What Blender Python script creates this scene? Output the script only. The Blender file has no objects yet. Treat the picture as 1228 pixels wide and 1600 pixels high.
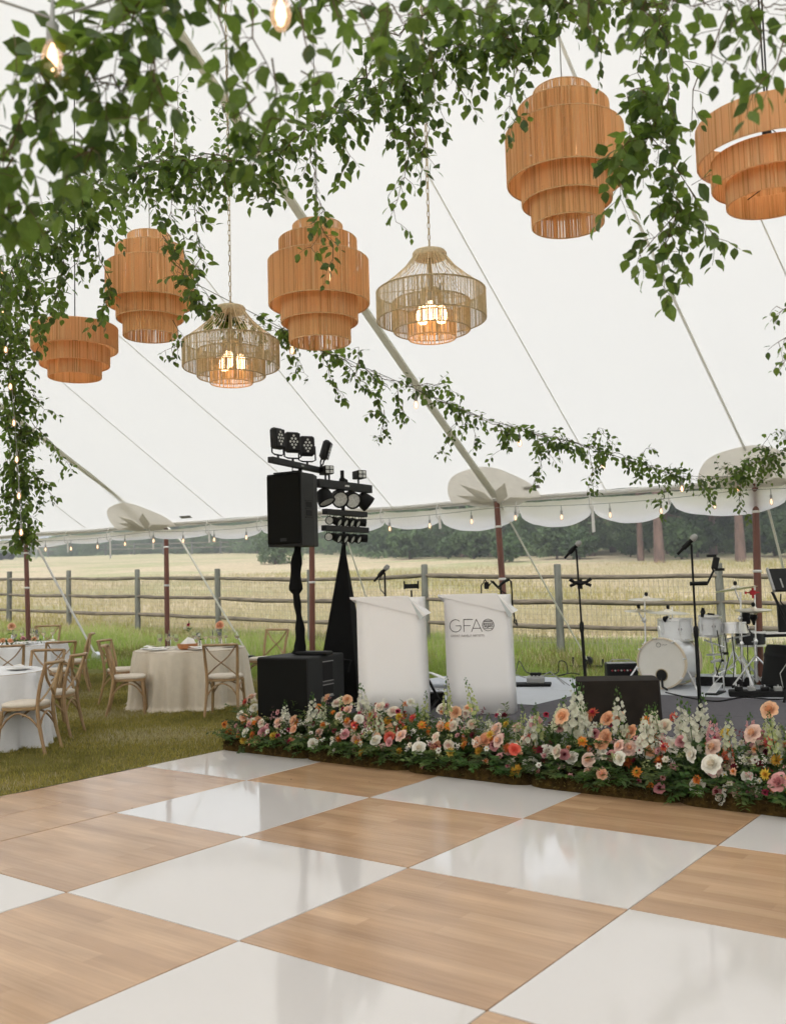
import bpy, bmesh, math, random
import numpy as np
from mathutils import Vector, Matrix, Euler
random.seed(7); rng = np.random.default_rng(7)
rad = math.radians; PI = math.pi
SC = bpy.context.scene; COL = SC.collection

# ------------------------------------------------------------------ camera, world, sun, exposure
FPX = 1488.9; EYE = 1.467
PITCH, ROLL = 0.07884, -0.02871
_f = Vector((0, math.cos(PITCH), math.sin(PITCH))); _r = Vector((1, 0, 0)); _u = _r.cross(_f)
_c, _s = math.cos(ROLL), math.sin(ROLL)
CR = _c*_r + _s*_u; CU = -_s*_r + _c*_u; CF = _f
cam = bpy.data.cameras.new('camera'); camo = bpy.data.objects.new('camera', cam); COL.objects.link(camo)
camo.matrix_world = Matrix(((CR.x, CU.x, -CF.x, 0), (CR.y, CU.y, -CF.y, 0), (CR.z, CU.z, -CF.z, EYE), (0, 0, 0, 1)))
cam.sensor_fit = 'HORIZONTAL'; cam.sensor_width = 36; cam.lens = 36*FPX/1228
cam.clip_start = 0.05; cam.clip_end = 2000
cam.dof.use_dof = True; cam.dof.focus_distance = 7.2; cam.dof.aperture_fstop = 3.6
SC.camera = camo

SUN_EL, SUN_AZ = rad(52), rad(200)       # azimuth clockwise from +Y
world = bpy.data.worlds.new('World'); SC.world = world; world.use_nodes = True
wn = world.node_tree; wn.nodes.clear()
sky = wn.nodes.new('ShaderNodeTexSky'); sky.sky_type = 'NISHITA'; sky.sun_disc = False
sky.sun_elevation = SUN_EL; sky.sun_rotation = SUN_AZ; sky.air_density = 1.6; sky.dust_density = 4.0
hs = wn.nodes.new('ShaderNodeHueSaturation'); hs.inputs['Saturation'].default_value = 0.22
bg = wn.nodes.new('ShaderNodeBackground'); bg.inputs['Strength'].default_value = 0.15
wo = wn.nodes.new('ShaderNodeOutputWorld')
wn.links.new(sky.outputs[0], hs.inputs['Color']); wn.links.new(hs.outputs[0], bg.inputs[0]); wn.links.new(bg.outputs[0], wo.inputs[0])
sl = bpy.data.lights.new('sun', 'SUN'); sl.energy = 0.55; sl.angle = rad(25); sl.color = (1, .955, .9)
so = bpy.data.objects.new('sun', sl); COL.objects.link(so)
sd = Vector((math.sin(SUN_AZ)*math.cos(SUN_EL), math.cos(SUN_AZ)*math.cos(SUN_EL), math.sin(SUN_EL)))
so.rotation_euler = sd.to_track_quat('Z', 'Y').to_euler()
SC.view_settings.view_transform = 'Standard'; SC.view_settings.look = 'None'
SC.view_settings.exposure = 1.10; SC.view_settings.gamma = 1; SC.view_settings.use_curve_mapping = False
SC.render.engine = 'CYCLES'
SC.cycles.use_denoising = True; SC.cycles.max_bounces = 10; SC.cycles.diffuse_bounces = 5
SC.cycles.transparent_max_bounces = 16; SC.cycles.transmission_bounces = 6
SC.cycles.sample_clamp_indirect = 8

# ------------------------------------------------------------------ measuring helpers (plan of the site)
def W(px, py, d):
    """point at ground distance d (metres ahead) seen at pixel px,py of the 1228 x 1600 photograph"""
    v = CR*((px-614)/FPX) + CU*((800-py)/FPX) + CF
    v = v*(d/v.y)
    return Vector((v.x, v.y, v.z+EYE))
T = 1.2192; YAW = -0.64043
def G(u, v, z=0):
    c, s = math.cos(YAW), math.sin(YAW)
    return Vector(((-.57626+c*u-s*v)*T, (3.40199+s*u+c*v)*T, z))
GU = Vector((math.cos(YAW), math.sin(YAW), 0)); GV = Vector((-math.sin(YAW), math.cos(YAW), 0))
def gz(x, y):
    y = np.asarray(y, float); x = np.asarray(x, float)
    r = np.interp(y, [0, 12.2, 13.3, 15.2, 17, 21.5, 28, 50, 120, 200, 420], [-.035, -.035, .02, .34, .45, .6, .87, 2.5, 6.5, 10, 17])
    l = np.interp(y, [0, 13, 14.6, 20, 21.5, 28, 50, 120, 200, 420], [-.035, -.03, .03, .55, .62, .87, 2.5, 6.5, 10, 17])
    w = np.clip((x+3.0)/3.0, 0, 1)
    return r*w + l*(1-w)
def gzf(x, y): return float(gz(x, y))
EA = Vector((-6.5, 16.9, 0)); ED = Vector((.8757, -.4828, 0)); EN = Vector((-.4828, -.8757, 0))
EZ, SLOPE, HALF = 2.6, .6, 9.15
def roof(s, t, dz=0):
    p = EA + ED*s + EN*t
    return Vector((p.x, p.y, EZ + SLOPE*(t if t < HALF else 2*HALF-t) + dz))
def roof_hit(px, py):
    d = CR*((px-614)/FPX) + CU*((800-py)/FPX) + CF
    # plane z = EZ + SLOPE*((P-EA).EN)
    n = Vector((-SLOPE*EN.x, -SLOPE*EN.y, 1)); o = Vector((0, 0, EYE))
    k = EZ - SLOPE*(EA.dot(EN))
    tt = (k - n.dot(o))/n.dot(d)
    return o + d*tt

# ------------------------------------------------------------------ mesh helpers
def rotm(rx=0, ry=0, rz=0): return Euler((rx, ry, rz)).to_matrix().to_4x4()
def place(loc, rz=0, rx=0, ry=0): return Matrix.Translation(loc) @ rotm(rx, ry, rz)
class MB:
    def __init__(s): s.v = []; s.f = []; s.m = []; s.cur = 0
    def add(s, vs, fs, M=None, mat=None):
        b = len(s.v)
        if M is not None: vs = [M @ Vector(v) for v in vs]
        s.v.extend([tuple(v) for v in vs]); s.f.extend([tuple(i+b for i in f) for f in fs])
        s.m.extend([s.cur if mat is None else mat]*len(fs)); return s
    def box(s, c, d, M=None, bev=0.0, mat=None):
        x, y, z = d[0]/2, d[1]/2, d[2]/2; cx, cy, cz = c
        if bev <= 0:
            vs = [(cx+i*x, cy+j*y, cz+k*z) for i in (-1, 1) for j in (-1, 1) for k in (-1, 1)]
            return s.add(vs, [(0, 1, 3, 2), (4, 6, 7, 5), (0, 4, 5, 1), (2, 3, 7, 6), (0, 2, 6, 4), (1, 5, 7, 3)], M, mat)
        b = min(bev, x*.9, y*.9, z*.9); vs = []; idx = {}
        for i in (-1, 1):
            for j in (-1, 1):
                for k in (-1, 1):
                    for a in range(3):
                        p = [i*(x-b), j*(y-b), k*(z-b)]; p[a] = (i*x, j*y, k*z)[a]
                        idx[(i, j, k, a)] = len(vs); vs.append((cx+p[0], cy+p[1], cz+p[2]))
        F = []
        for i in (-1, 1):
            F.append([idx[(i, -1, -1, 0)], idx[(i, 1, -1, 0)], idx[(i, 1, 1, 0)], idx[(i, -1, 1, 0)]][::i])
            F.append([idx[(-1, i, -1, 1)], idx[(-1, i, 1, 1)], idx[(1, i, 1, 1)], idx[(1, i, -1, 1)]][::i])
            F.append([idx[(-1, -1, i, 2)], idx[(1, -1, i, 2)], idx[(1, 1, i, 2)], idx[(-1, 1, i, 2)]][::i])
            for j in (-1, 1):
                F.append([idx[(i, j, -1, 0)], idx[(i, j, 1, 0)], idx[(i, j, 1, 1)], idx[(i, j, -1, 1)]][::-i*j])
                F.append([idx[(i, -1, j, 0)], idx[(i, 1, j, 0)], idx[(i, 1, j, 2)], idx[(i, -1, j, 2)]][::i*j])
                F.append([idx[(-1, i, j, 1)], idx[(1, i, j, 1)], idx[(1, i, j, 2)], idx[(-1, i, j, 2)]][::-i*j])
                for k in (-1, 1):
                    F.append([idx[(i, j, k, 0)], idx[(i, j, k, 1)], idx[(i, j, k, 2)]][::i*j*k])
        return s.add(vs, F, M, mat)
    def tube(s, pts, r, n=8, M=None, cap=True, mat=None, flat=1.0):
        pts = [Vector(p) for p in pts]; m = len(pts)
        rs = r if isinstance(r, (list, tuple)) else [r]*m
        vs = []; prev = None
        for i, p in enumerate(pts):
            t = (pts[min(i+1, m-1)] - pts[max(i-1, 0)])
            if t.length < 1e-9: t = Vector((0, 0, 1))
            t.normalize()
            if prev is None:
                a = Vector((0, 0, 1)) if abs(t.z) < .9 else Vector((1, 0, 0))
                nx = t.cross(a).normalized()
            else:
                nx = (prev - t*prev.dot(t))
                nx = nx.normalized() if nx.length > 1e-6 else t.orthogonal().normalized()
            prev = nx; ny = t.cross(nx)
            for k in range(n):
                a = 2*PI*k/n; vs.append(p + nx*math.cos(a)*rs[i] + ny*math.sin(a)*rs[i]*flat)
        F = [(i*n+k, i*n+(k+1) % n, (i+1)*n+(k+1) % n, (i+1)*n+k) for i in range(m-1) for k in range(n)]
        if cap: F += [tuple(range(n))[::-1], tuple((m-1)*n+k for k in range(n))]
        return s.add(vs, F, M, mat)
    def lathe(s, prof, n=24, M=None, mat=None):
        vs = []; F = []; rings = []
        for (r, z) in prof:
            if r < 1e-6: rings.append([len(vs)]); vs.append((0, 0, z))
            else:
                rings.append(list(range(len(vs), len(vs)+n)))
                vs += [(r*math.cos(2*PI*k/n), r*math.sin(2*PI*k/n), z) for k in range(n)]
        for a, b in zip(rings[:-1], rings[1:]):
            for k in range(n):
                k2 = (k+1) % n
                if len(a) == 1 and len(b) == 1: continue
                if len(a) == 1: F.append((a[0], b[k2], b[k]))
                elif len(b) == 1: F.append((a[k], a[k2], b[0]))
                else: F.append((a[k], a[k2], b[k2], b[k]))
        return s.add(vs, F, M, mat)
    def grid(s, fn, nu, nv, M=None, mat=None, wrap=False):
        vs = [fn(i/nu, j/nv) for j in range(nv+1) for i in range(nu+1)]
        F = [(j*(nu+1)+i, j*(nu+1)+i+1, (j+1)*(nu+1)+i+1, (j+1)*(nu+1)+i) for j in range(nv) for i in range(nu)]
        return s.add(vs, F, M, mat)
    def ball(s, c, r, n=10, sc=(1, 1, 1), M=None, mat=None):
        k = max(4, n//2)
        prof = [(math.sin(PI*i/k), -math.cos(PI*i/k)) for i in range(k+1)]
        vs = []; F = []; rings = []
        N = Matrix.Translation(c) @ Matrix.Diagonal((r*sc[0], r*sc[1], r*sc[2], 1))
        if M is not None: N = M @ N
        return s.lathe(prof, n, N, mat)
    def mesh(s, name, mats=(), smooth=None):
        me = bpy.data.meshes.new(name); me.from_pydata(s.v, [], s.f)
        mats = mats if isinstance(mats, (list, tuple)) else [mats]
        for m in mats: me.materials.append(m)
        if any(s.m): me.polygons.foreach_set('material_index', s.m)
        if smooth is not None:
            me.shade_smooth(); me.set_sharp_from_angle(angle=rad(smooth))
        me.update(); return me
    def build(s, name, mats, parent=None, smooth=35, kind=None, loc=None):
        return link(name, s.mesh(name, mats, smooth), parent, kind, loc)
def link(name, me, parent=None, kind=None, M=None):
    o = bpy.data.objects.new(name, me); COL.objects.link(o)
    if parent is not None: o.parent = parent
    if M is not None:
        if isinstance(M, Matrix): o.matrix_local = M
        else: o.location = M
    if kind: o['kind'] = kind
    return o
def tag(o, label=None, cat=None, group=None, kind=None):
    if label: o['label'] = label
    if cat: o['category'] = cat
    if group: o['group'] = group
    if kind: o['kind'] = kind
    return o
def thing(name, label, cat, loc=(0, 0, 0), rz=0, group=None):
    o = bpy.data.objects.new(name, None); o.empty_display_size = .1; COL.objects.link(o)
    o.location = loc; o.rotation_euler = (0, 0, rz)
    return tag(o, label, cat, group)
def copy_tree(o, parent=None):
    c = o.copy(); COL.objects.link(c)
    if parent is not None: c.parent = parent
    for ch in [x for x in KIDS.get(o.name, list(o.children))]: copy_tree(ch, c)
    return c
KIDS = {}
def bulk(name, V, F, mats, parent=None, kind=None, mi=None, smooth=False):
    """fast numpy mesh; F is (n,3) or (n,4)"""
    V = np.asarray(V, np.float32).reshape(-1, 3); F = np.asarray(F, np.int32); k = F.shape[1]
    me = bpy.data.meshes.new(name); me.vertices.add(len(V)); me.vertices.foreach_set('co', V.ravel())
    me.loops.add(F.size); me.loops.foreach_set('vertex_index', F.ravel())
    me.polygons.add(len(F)); me.polygons.foreach_set('loop_start', np.arange(0, F.size, k, dtype=np.int32))
    me.polygons.foreach_set('loop_total', np.full(len(F), k, np.int32))
    for m in (mats if isinstance(mats, (list, tuple)) else [mats]): me.materials.append(m)
    if mi is not None: me.polygons.foreach_set('material_index', np.asarray(mi, np.int32))
    me.polygons.foreach_set('use_smooth', np.full(len(F), smooth))
    me.update(calc_edges=True); me.validate()
    if parent is False: return me
    return link(name, me, parent, kind)

# ------------------------------------------------------------------ materials
def mat(name, col, rough=.6, metal=0, var=0.12, scale=8, bump=0, bscale=40, trans=0, spec=.5, coat=0, stretch=None, col2=None, sheen=0, transmission=0, emit=None, estr=0, rand=0.0, coords='Object', ior=None, tcol=None):
    m = bpy.data.materials.new(name); m.use_nodes = True; nt = m.node_tree; N = nt.nodes; L = nt.links
    p = N['Principled BSDF']; out = N['Material Output']
    p.inputs['Roughness'].default_value = rough; p.inputs['Metallic'].default_value = metal
    p.inputs['Specular IOR Level'].default_value = spec; p.inputs['Coat Weight'].default_value = coat
    p.inputs['Coat Roughness'].default_value = .08
    if sheen: p.inputs['Sheen Weight'].default_value = sheen
    if ior: p.inputs['IOR'].default_value = ior
    if transmission: p.inputs['Transmission Weight'].default_value = transmission
    if emit: p.inputs['Emission Color'].default_value = (*emit, 1); p.inputs['Emission Strength'].default_value = estr
    c4 = (*col, 1); colsock = None
    tc = N.new('ShaderNodeTexCoord'); mp = N.new('ShaderNodeMapping'); L.new(tc.outputs[coords], mp.inputs[0])
    if stretch: mp.inputs['Scale'].default_value = stretch
    if var > 0 or col2:
        nz = N.new('ShaderNodeTexNoise'); nz.inputs['Scale'].default_value = scale; nz.inputs['Detail'].default_value = 5; nz.inputs['Roughness'].default_value = .65
        L.new(mp.outputs[0], nz.inputs['Vector'])
        cr = N.new('ShaderNodeValToRGB'); L.new(nz.outputs['Fac'], cr.inputs[0])
        a = tuple(c*(1-var) for c in col); b = tuple(min(1, c*(1+var)) for c in (col2 or col))
        cr.color_ramp.elements[0].position = .32; cr.color_ramp.elements[1].position = .68
        cr.color_ramp.elements[0].color = (*a, 1); cr.color_ramp.elements[1].color = (*b, 1)
        colsock = cr.outputs[0]
        if rand > 0:
            oi = N.new('ShaderNodeObjectInfo'); h = N.new('ShaderNodeHueSaturation')
            mr = N.new('ShaderNodeMapRange'); mr.inputs[3].default_value = 1-rand; mr.inputs[4].default_value = 1+rand
            L.new(oi.outputs['Random'], mr.inputs[0]); L.new(mr.outputs[0], h.inputs['Value']); L.new(colsock, h.inputs['Color'])
            mr2 = N.new('ShaderNodeMapRange'); mr2.inputs[3].default_value = .5-rand*.06; mr2.inputs[4].default_value = .5+rand*.06
            mu = N.new('ShaderNodeMath'); mu.operation = 'FRACT'; m7 = N.new('ShaderNodeMath'); m7.operation = 'MULTIPLY'; m7.inputs[1].default_value = 7.31
            L.new(oi.outputs['Random'], m7.inputs[0]); L.new(m7.outputs[0], mu.inputs[0]); L.new(mu.outputs[0], mr2.inputs[0]); L.new(mr2.outputs[0], h.inputs['Hue'])
            colsock = h.outputs[0]
        L.new(colsock, p.inputs['Base Color'])
    else: p.inputs['Base Color'].default_value = c4
    if bump > 0:
        nb = N.new('ShaderNodeTexNoise'); nb.inputs['Scale'].default_value = bscale; nb.inputs['Detail'].default_value = 4
        L.new(mp.outputs[0], nb.inputs['Vector']); bp = N.new('ShaderNodeBump'); bp.inputs['Strength'].default_value = bump; bp.inputs['Distance'].default_value = .02
        L.new(nb.outputs['Fac'], bp.inputs['Height']); L.new(bp.outputs[0], p.inputs['Normal'])
    if trans > 0:
        tr = N.new('ShaderNodeBsdfTranslucent'); mx = N.new('ShaderNodeMixShader'); mx.inputs[0].default_value = trans
        if tcol: tr.inputs[0].default_value = (*tcol, 1)
        elif colsock: L.new(colsock, tr.inputs[0])
        else: tr.inputs[0].default_value = c4
        L.new(p.outputs[0], mx.inputs[1]); L.new(tr.outputs[0], mx.inputs[2]); L.new(mx.outputs[0], out.inputs[0])
    return m
M_canvas = mat('tent_fabric', (.86, .845, .81), .7, var=.03, scale=.4, trans=.72, bump=.12, bscale=1.6, tcol=(.80, .79, .757))
M_patch = mat('double_fabric', (.80, .76, .68), .8, var=.03, trans=.66)
M_star = mat('triple_fabric', (.66, .64, .57), .8, var=.03, trans=.5)
M_web = mat('webbing', (.74, .73, .65), .7, var=.06, scale=30, trans=.45)
M_webw = mat('webbing_white', (.70, .69, .66), .7, var=.06, scale=30)
M_seam = mat('seam_tape', (.86, .85, .81), .7, var=.02, trans=.6)
M_roll = mat('sidewall_fabric', (.92, .91, .89), .55, var=.03, scale=6, trans=.80, bump=.3, bscale=9, tcol=(.96, .94, .92))
M_raffia = mat('raffia', (.88, .675, .41), .9, var=.14, scale=260, stretch=(1, 1, .03), trans=.60, rand=.04, spec=.2, tcol=(.98, .69, .38))
M_raffia2 = mat('raffia_brown', (.82, .62, .37), .9, var=.14, scale=260, stretch=(1, 1, .03), trans=.56, spec=.2, tcol=(.94, .65, .36))
M_rafdark = mat('raffia_dark_fibre', (.60, .41, .205), .9, var=.12, scale=260, stretch=(1, 1, .03), trans=.4, spec=.2, tcol=(.80, .48, .21))
M_rafpale = mat('raffia_pale_fibre', (.84, .66, .42), .9, var=.15, scale=260, stretch=(1, 1, .03), trans=.45, spec=.2, tcol=(1, .78, .48))
M_rafhoop = mat('raffia_wrap', (.64, .43, .22), .7, var=.15, scale=90)
M_jute = mat('jute_cord', (.76, .65, .45), .8, var=.18, scale=60, trans=.3)
M_jute2 = mat('jute_cord_dark', (.52, .43, .26), .8, var=.18, scale=60, trans=.3)
M_cord = mat('black_cord', (.02, .02, .02), .5, var=0)
M_gcord = mat('grey_cord', (.30, .30, .29), .5, var=0)
M_brass = mat('aged_brass', (.42, .34, .20), .4, .8, var=.1)
M_black = mat('black_plastic', (.006, .006, .006), .5, spec=.22, var=.2, scale=60)
M_spk = mat('speaker_paint', (.008, .008, .0075), .6, spec=.15, var=.25, scale=120, bump=.25, bscale=350)
M_spk2 = mat('speaker_side_paint', (.021, .022, .022), .6, spec=.25, var=.2, scale=120, bump=.3, bscale=350)
M_grill = mat('speaker_grille', (.007, .007, .006), .75, spec=.08, var=.2, scale=200)
M_hole = mat('recess_black', (.004, .004, .004), .9, var=0)
M_cloth_b = mat('black_stretch_cloth', (.007, .007, .007), .95, var=.1, spec=.1, bump=.2, bscale=14)
M_brownblk = mat('dark_drape', (.022, .017, .013), .9, var=.15, bump=.3, bscale=10, spec=.2)
M_chrome = mat('chrome', (.80, .80, .80), .28, .85, var=.06, scale=20)
M_lens = mat('lamp_lens', (.55, .56, .52), .15, var=.3, scale=60, spec=.8)
M_lect = mat('lectern_acrylic', (.86, .845, .835), .38, var=.012, scale=1.2, spec=.35, bump=.02, bscale=4)
M_lectg = mat('lectern_edge', (.52, .56, .56), .4, var=.02)
M_ink = mat('printed_ink', (.035, .02, .02), .6, var=0)
M_inkg = mat('printed_ink_grey', (.25, .21, .20), .6, var=0)
M_drumw = mat('drum_shell_white', (.74, .75, .75), .25, var=.03, coat=.5)
M_drumh = mat('drum_head', (.78, .75, .68), .5, var=.03, trans=.15)
M_drumrim = mat('bass_hoop', (.62, .52, .38), .4, var=.06)
M_cymb = mat('cymbal_bronze', (.86, .80, .66), .34, .6, var=.08, scale=12)
M_red = mat('red_anodised', (.42, .02, .03), .35, .5, var=.05)
M_woodp = mat('pole_wood', (.135, .038, .018), .45, var=.25, scale=10, stretch=(1, 1, .08), coat=.2)
M_chair = mat('chair_oak', (.33, .21, .10), .5, var=.26, scale=22, stretch=(1, 1, .18), rand=.08)
M_cush = mat('cushion_linen', (.66, .585, .49), .9, var=.04, scale=20, bump=.1, bscale=120)
M_linen = mat('linen_oatmeal', (.66, .58, .465), .95, var=.05, scale=14, bump=.12, bscale=260, sheen=.2, trans=.08)
M_linenw = mat('linen_white', (.76, .76, .77), .95, var=.03, scale=14, bump=.12, bscale=260, sheen=.2, trans=.08)
M_white = mat('white_china', (.80, .79, .76), .2, var=.02)
M_napkin = mat('napkin_cloth', (.78, .75, .70), .9, var=.03, bump=.1)
M_bowl = mat('wooden_bowl', (.42, .17, .06), .5, var=.2, scale=30, stretch=(1, 1, .2))
M_rail = mat('weathered_rail', (.125, .105, .075), .85, var=.45, scale=14, bump=.6, bscale=30, stretch=(.25, .25, 1), rand=.12)
M_post = mat('weathered_post', (.105, .108, .09), .9, var=.45, scale=16, bump=.7, bscale=30, stretch=(1, 1, .2), rand=.1)
M_wire = mat('wire', (.30, .29, .27), .5, .6, var=0)
M_stage = mat('stage_carpet', (.115, .11, .12), .95, var=.12, scale=30, bump=.3, bscale=300, spec=.15)
M_rugw = mat('stage_deck_grey', (.50, .52, .55), .5, var=.05, scale=4)
M_edge = mat('stage_edge_grey', (.45, .45, .44), .6, var=.05)
M_soil = mat('moss', (.040, .019, .005), 1, var=.5, scale=18, col2=(.055, .034, .008), bump=1, bscale=60, spec=.1)
M_stem = mat('vine_stem', (.10, .065, .03), .8, var=.3)
M_gstem = mat('green_stem', (.07, .12, .03), .7, var=.25)
def glassmat(name, col=(1, 1, 1), rough=0.02):
    m = mat(name, col, rough, var=0, transmission=1.0, ior=1.45); return m
M_glass = glassmat('clear_glass')
M_bulbg = mat('bulb_glass', (.50, .36, .27), .1, var=0, emit=(1, .46, .24), estr=.42)
M_bulbd = mat('bulb_glass_dim', (.95, .90, .82), .1, var=0, emit=(1, .60, .38), estr=.22)
M_bulbshell = mat('bulb_clear_glass', (.92, .80, .68), .05, var=0); M_bulbshell.node_tree.nodes['Principled BSDF'].inputs['Alpha'].default_value = .30
M_core = mat('bulb_filament_glow', (1, .7, .45), .5, var=0, emit=(1, .56, .30), estr=2.2)
M_cored = mat('bulb_filament_dim', (1, .7, .45), .5, var=0, emit=(1, .62, .38), estr=1.0)
M_bulbh = mat('bulb_hot', (1, .9, .75), .1, var=0, emit=(1, .62, .34), estr=4.5)
M_card = mat('cardboard_print', (.75, .74, .70), .7, var=.03)
def leafmat(name, a, b, rough=.45, trans=.35, rand=.25):
    return mat(name, a, rough, var=.22, scale=5, col2=b, trans=trans, rand=rand, spec=.35, tcol=(b[0]*2.0, b[1]*2.0, b[2]*1.3))
M_leaf = leafmat('vine_leaf', (.055, .098, .022), (.105, .165, .036), trans=.5)
M_leafy = leafmat('vine_leaf_pale', (.085, .135, .042), (.12, .17, .05))
M_leafd = leafmat('dark_leaf', (.034, .062, .018), (.058, .098, .027))
M_fern = leafmat('fern_leaf', (.035, .085, .02), (.07, .14, .03))
M_pine = mat('pine_needles', (.11, .17, .09), .8, var=.35, scale=.8, col2=(.17, .235, .115), trans=.55, spec=.2, rand=.22)
M_pineb = mat('broadleaf_green', (.095, .14, .075), .8, var=.35, scale=.8, col2=(.09, .14, .055), trans=.25, spec=.2, rand=.15)
M_bark = mat('pine_bark', (.13, .085, .068), .95, var=.4, scale=6, bump=.8, bscale=14, stretch=(1, 1, .3))
# ------------------------------------------------------------------ ground
def ground_material():
    m = bpy.data.materials.new('field'); m.use_nodes = True; nt = m.node_tree; N = nt.nodes; L = nt.links
    p = N['Principled BSDF']; p.inputs['Roughness'].default_value = 1; p.inputs['Specular IOR Level'].default_value = .1
    tc = N.new('ShaderNodeTexCoord')
    def noise(sc, det=5, st=None):
        n = N.new('ShaderNodeTexNoise'); n.inputs['Scale'].default_value = sc; n.inputs['Detail'].default_value = det
        if st:
            mp = N.new('ShaderNodeMapping'); mp.inputs['Scale'].default_value = st; L.new(tc.outputs['Object'], mp.inputs[0]); L.new(mp.outputs[0], n.inputs[0])
        else: L.new(tc.outputs['Object'], n.inputs['Vector'])
        return n.outputs['Fac']
    def ramp(f, stops):
        r = N.new('ShaderNodeValToRGB'); L.new(f, r.inputs[0])
        while len(r.color_ramp.elements) < len(stops): r.color_ramp.elements.new(.5)
        for e, (q, c) in zip(r.color_ramp.elements, stops): e.position = q; e.color = (*c, 1)
        return r.outputs[0]
    def mix(f, a, b):
        x = N.new('ShaderNodeMix'); x.data_type = 'RGBA'; L.new(f, x.inputs[0]); L.new(a, x.inputs[6]); L.new(b, x.inputs[7]); return x.outputs[2]
    lawn = ramp(noise(2.2), [(.3, (.11, .098, .026)), (.5, (.155, .135, .04)), (.7, (.25, .205, .09))])
    tan = ramp(noise(.12, 6, (1, 2.2, 1)), [(.3, (.42, .365, .245)), (.48, (.48, .405, .30)), (.6, (.32, .33, .185)), (.78, (.49, .415, .32))])
    fine = ramp(noise(5, 8, (1, .35, 1)), [(.3, (.78, .76, .70)), (.7, (1.12, 1.1, 1.05))])
    mul = N.new('ShaderNodeMix'); mul.data_type = 'RGBA'; mul.blend_type = 'MULTIPLY'; mul.inputs[0].default_value = 1
    L.new(tan, mul.inputs[6]); L.new(fine, mul.inputs[7])
    green = ramp(noise(3), [(.3, (.10, .135, .03)), (.7, (.17, .21, .06))])
    # distance from the tent edge line decides which grass grows
    dp = N.new('ShaderNodeVectorMath'); dp.operation = 'DOT_PRODUCT'; L.new(tc.outputs['Object'], dp.inputs[0]); dp.inputs[1].default_value = (.40, .9165, 0)
    ad = N.new('ShaderNodeMath'); ad.operation = 'ADD'; L.new(dp.outputs['Value'], ad.inputs[0])
    nn = N.new('ShaderNodeMath'); nn.operation = 'MULTIPLY'; nn.inputs[1].default_value = 2.5; L.new(noise(.5), nn.inputs[0]); L.new(nn.outputs[0], ad.inputs[1])
    def step(a, b):
        r = N.new('ShaderNodeMapRange'); r.inputs[1].default_value = a; r.inputs[2].default_value = b; L.new(ad.outputs[0], r.inputs[0]); return r.outputs[0]
    c = mix(step(13.4, 14.6), lawn, green); c = mix(step(16.8, 18.5), c, mul.outputs[2])
    far = ramp(noise(.06, 4), [(.35, (.30, .32, .15)), (.65, (.42, .38, .22))])
    c = mix(step(62, 110), c, far)
    L.new(c, p.inputs['Base Color'])
    nb = N.new('ShaderNodeTexNoise'); nb.inputs['Scale'].default_value = 9; nb.inputs['Detail'].default_value = 6; L.new(tc.outputs['Object'], nb.inputs['Vector'])
    bp = N.new('ShaderNodeBump'); bp.inputs['Strength'].default_value = .5; bp.inputs['Distance'].default_value = .06
    L.new(nb.outputs['Fac'], bp.inputs['Height']); L.new(bp.outputs[0], p.inputs['Normal'])
    return m
M_ground = ground_material()
ys = np.concatenate([np.linspace(-600, -20, 12), np.arange(-15, 0, 5.), np.arange(0, 32, .4), np.arange(32, 130, 3.), np.linspace(130, 900, 24)])
xs = np.concatenate([np.linspace(-800, -60, 12), np.arange(-50, -14, 4.), np.arange(-14, 12, .5), np.arange(12, 60, 4.), np.linspace(60, 800, 12)])
X, Y = np.meshgrid(xs, ys); Z = gz(X, Y)
ru = (np.sin(X*.9+Y*.4)+np.sin(X*.31-Y*.77+2))*.5
Z = Z + np.where(Y > 14.5, np.clip((Y-14.5)/10, 0, 1)*.05*ru, 0)
nx, ny = len(xs), len(ys)
I = (np.arange(ny-1)[:, None]*nx + np.arange(nx-1)[None]).ravel()
bulk('ground', np.stack([X, Y, Z], -1), np.stack([I, I+1, I+nx+1, I+nx], 1), M_ground, kind='structure', smooth=True)

# ------------------------------------------------------------------ grass blades
def blades(name, x, y, z, h, w, mats, mi, lean=.4, label=None):
    n = len(x); a = rng.uniform(0, 2*PI, n); b = rng.uniform(0, 2*PI, n)
    dx, dy = np.cos(a)*w/2, np.sin(a)*w/2; lx, ly = np.cos(b)*h*lean*rng.random(n), np.sin(b)*h*lean*rng.random(n)
    V = np.stack([np.stack([x-dx, y-dy, z], 1), np.stack([x+dx, y+dy, z], 1),
                  np.stack([x+lx*.35+dx*.7, y+ly*.35+dy*.7, z+h*.55], 1), np.stack([x+lx*.35-dx*.7, y+ly*.35-dy*.7, z+h*.55], 1),
                  np.stack([x+lx, y+ly, z+h], 1)], 1).reshape(-1, 3)
    b0 = np.arange(n)*5
    F = np.concatenate([np.stack([b0, b0+1, b0+2], 1), np.stack([b0, b0+2, b0+3], 1), np.stack([b0+3, b0+2, b0+4], 1)])
    o = bulk(name, V, F, mats, kind='stuff', mi=np.concatenate([mi]*3))
    return tag(o, label, 'grass')
M_g1 = leafmat('grass_olive', (.19, .165, .036), (.29, .25, .07), .7, .3, 0)
M_g2 = leafmat('grass_straw', (.31, .27, .175), (.42, .37, .26), .8, .25, 0)
M_g3 = leafmat('grass_green', (.14, .20, .040), (.25, .32, .08), .7, .35, 0)
M_g4 = leafmat('grass_dark', (.11, .105, .024), (.17, .155, .04), .7, .3, 0)
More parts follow.
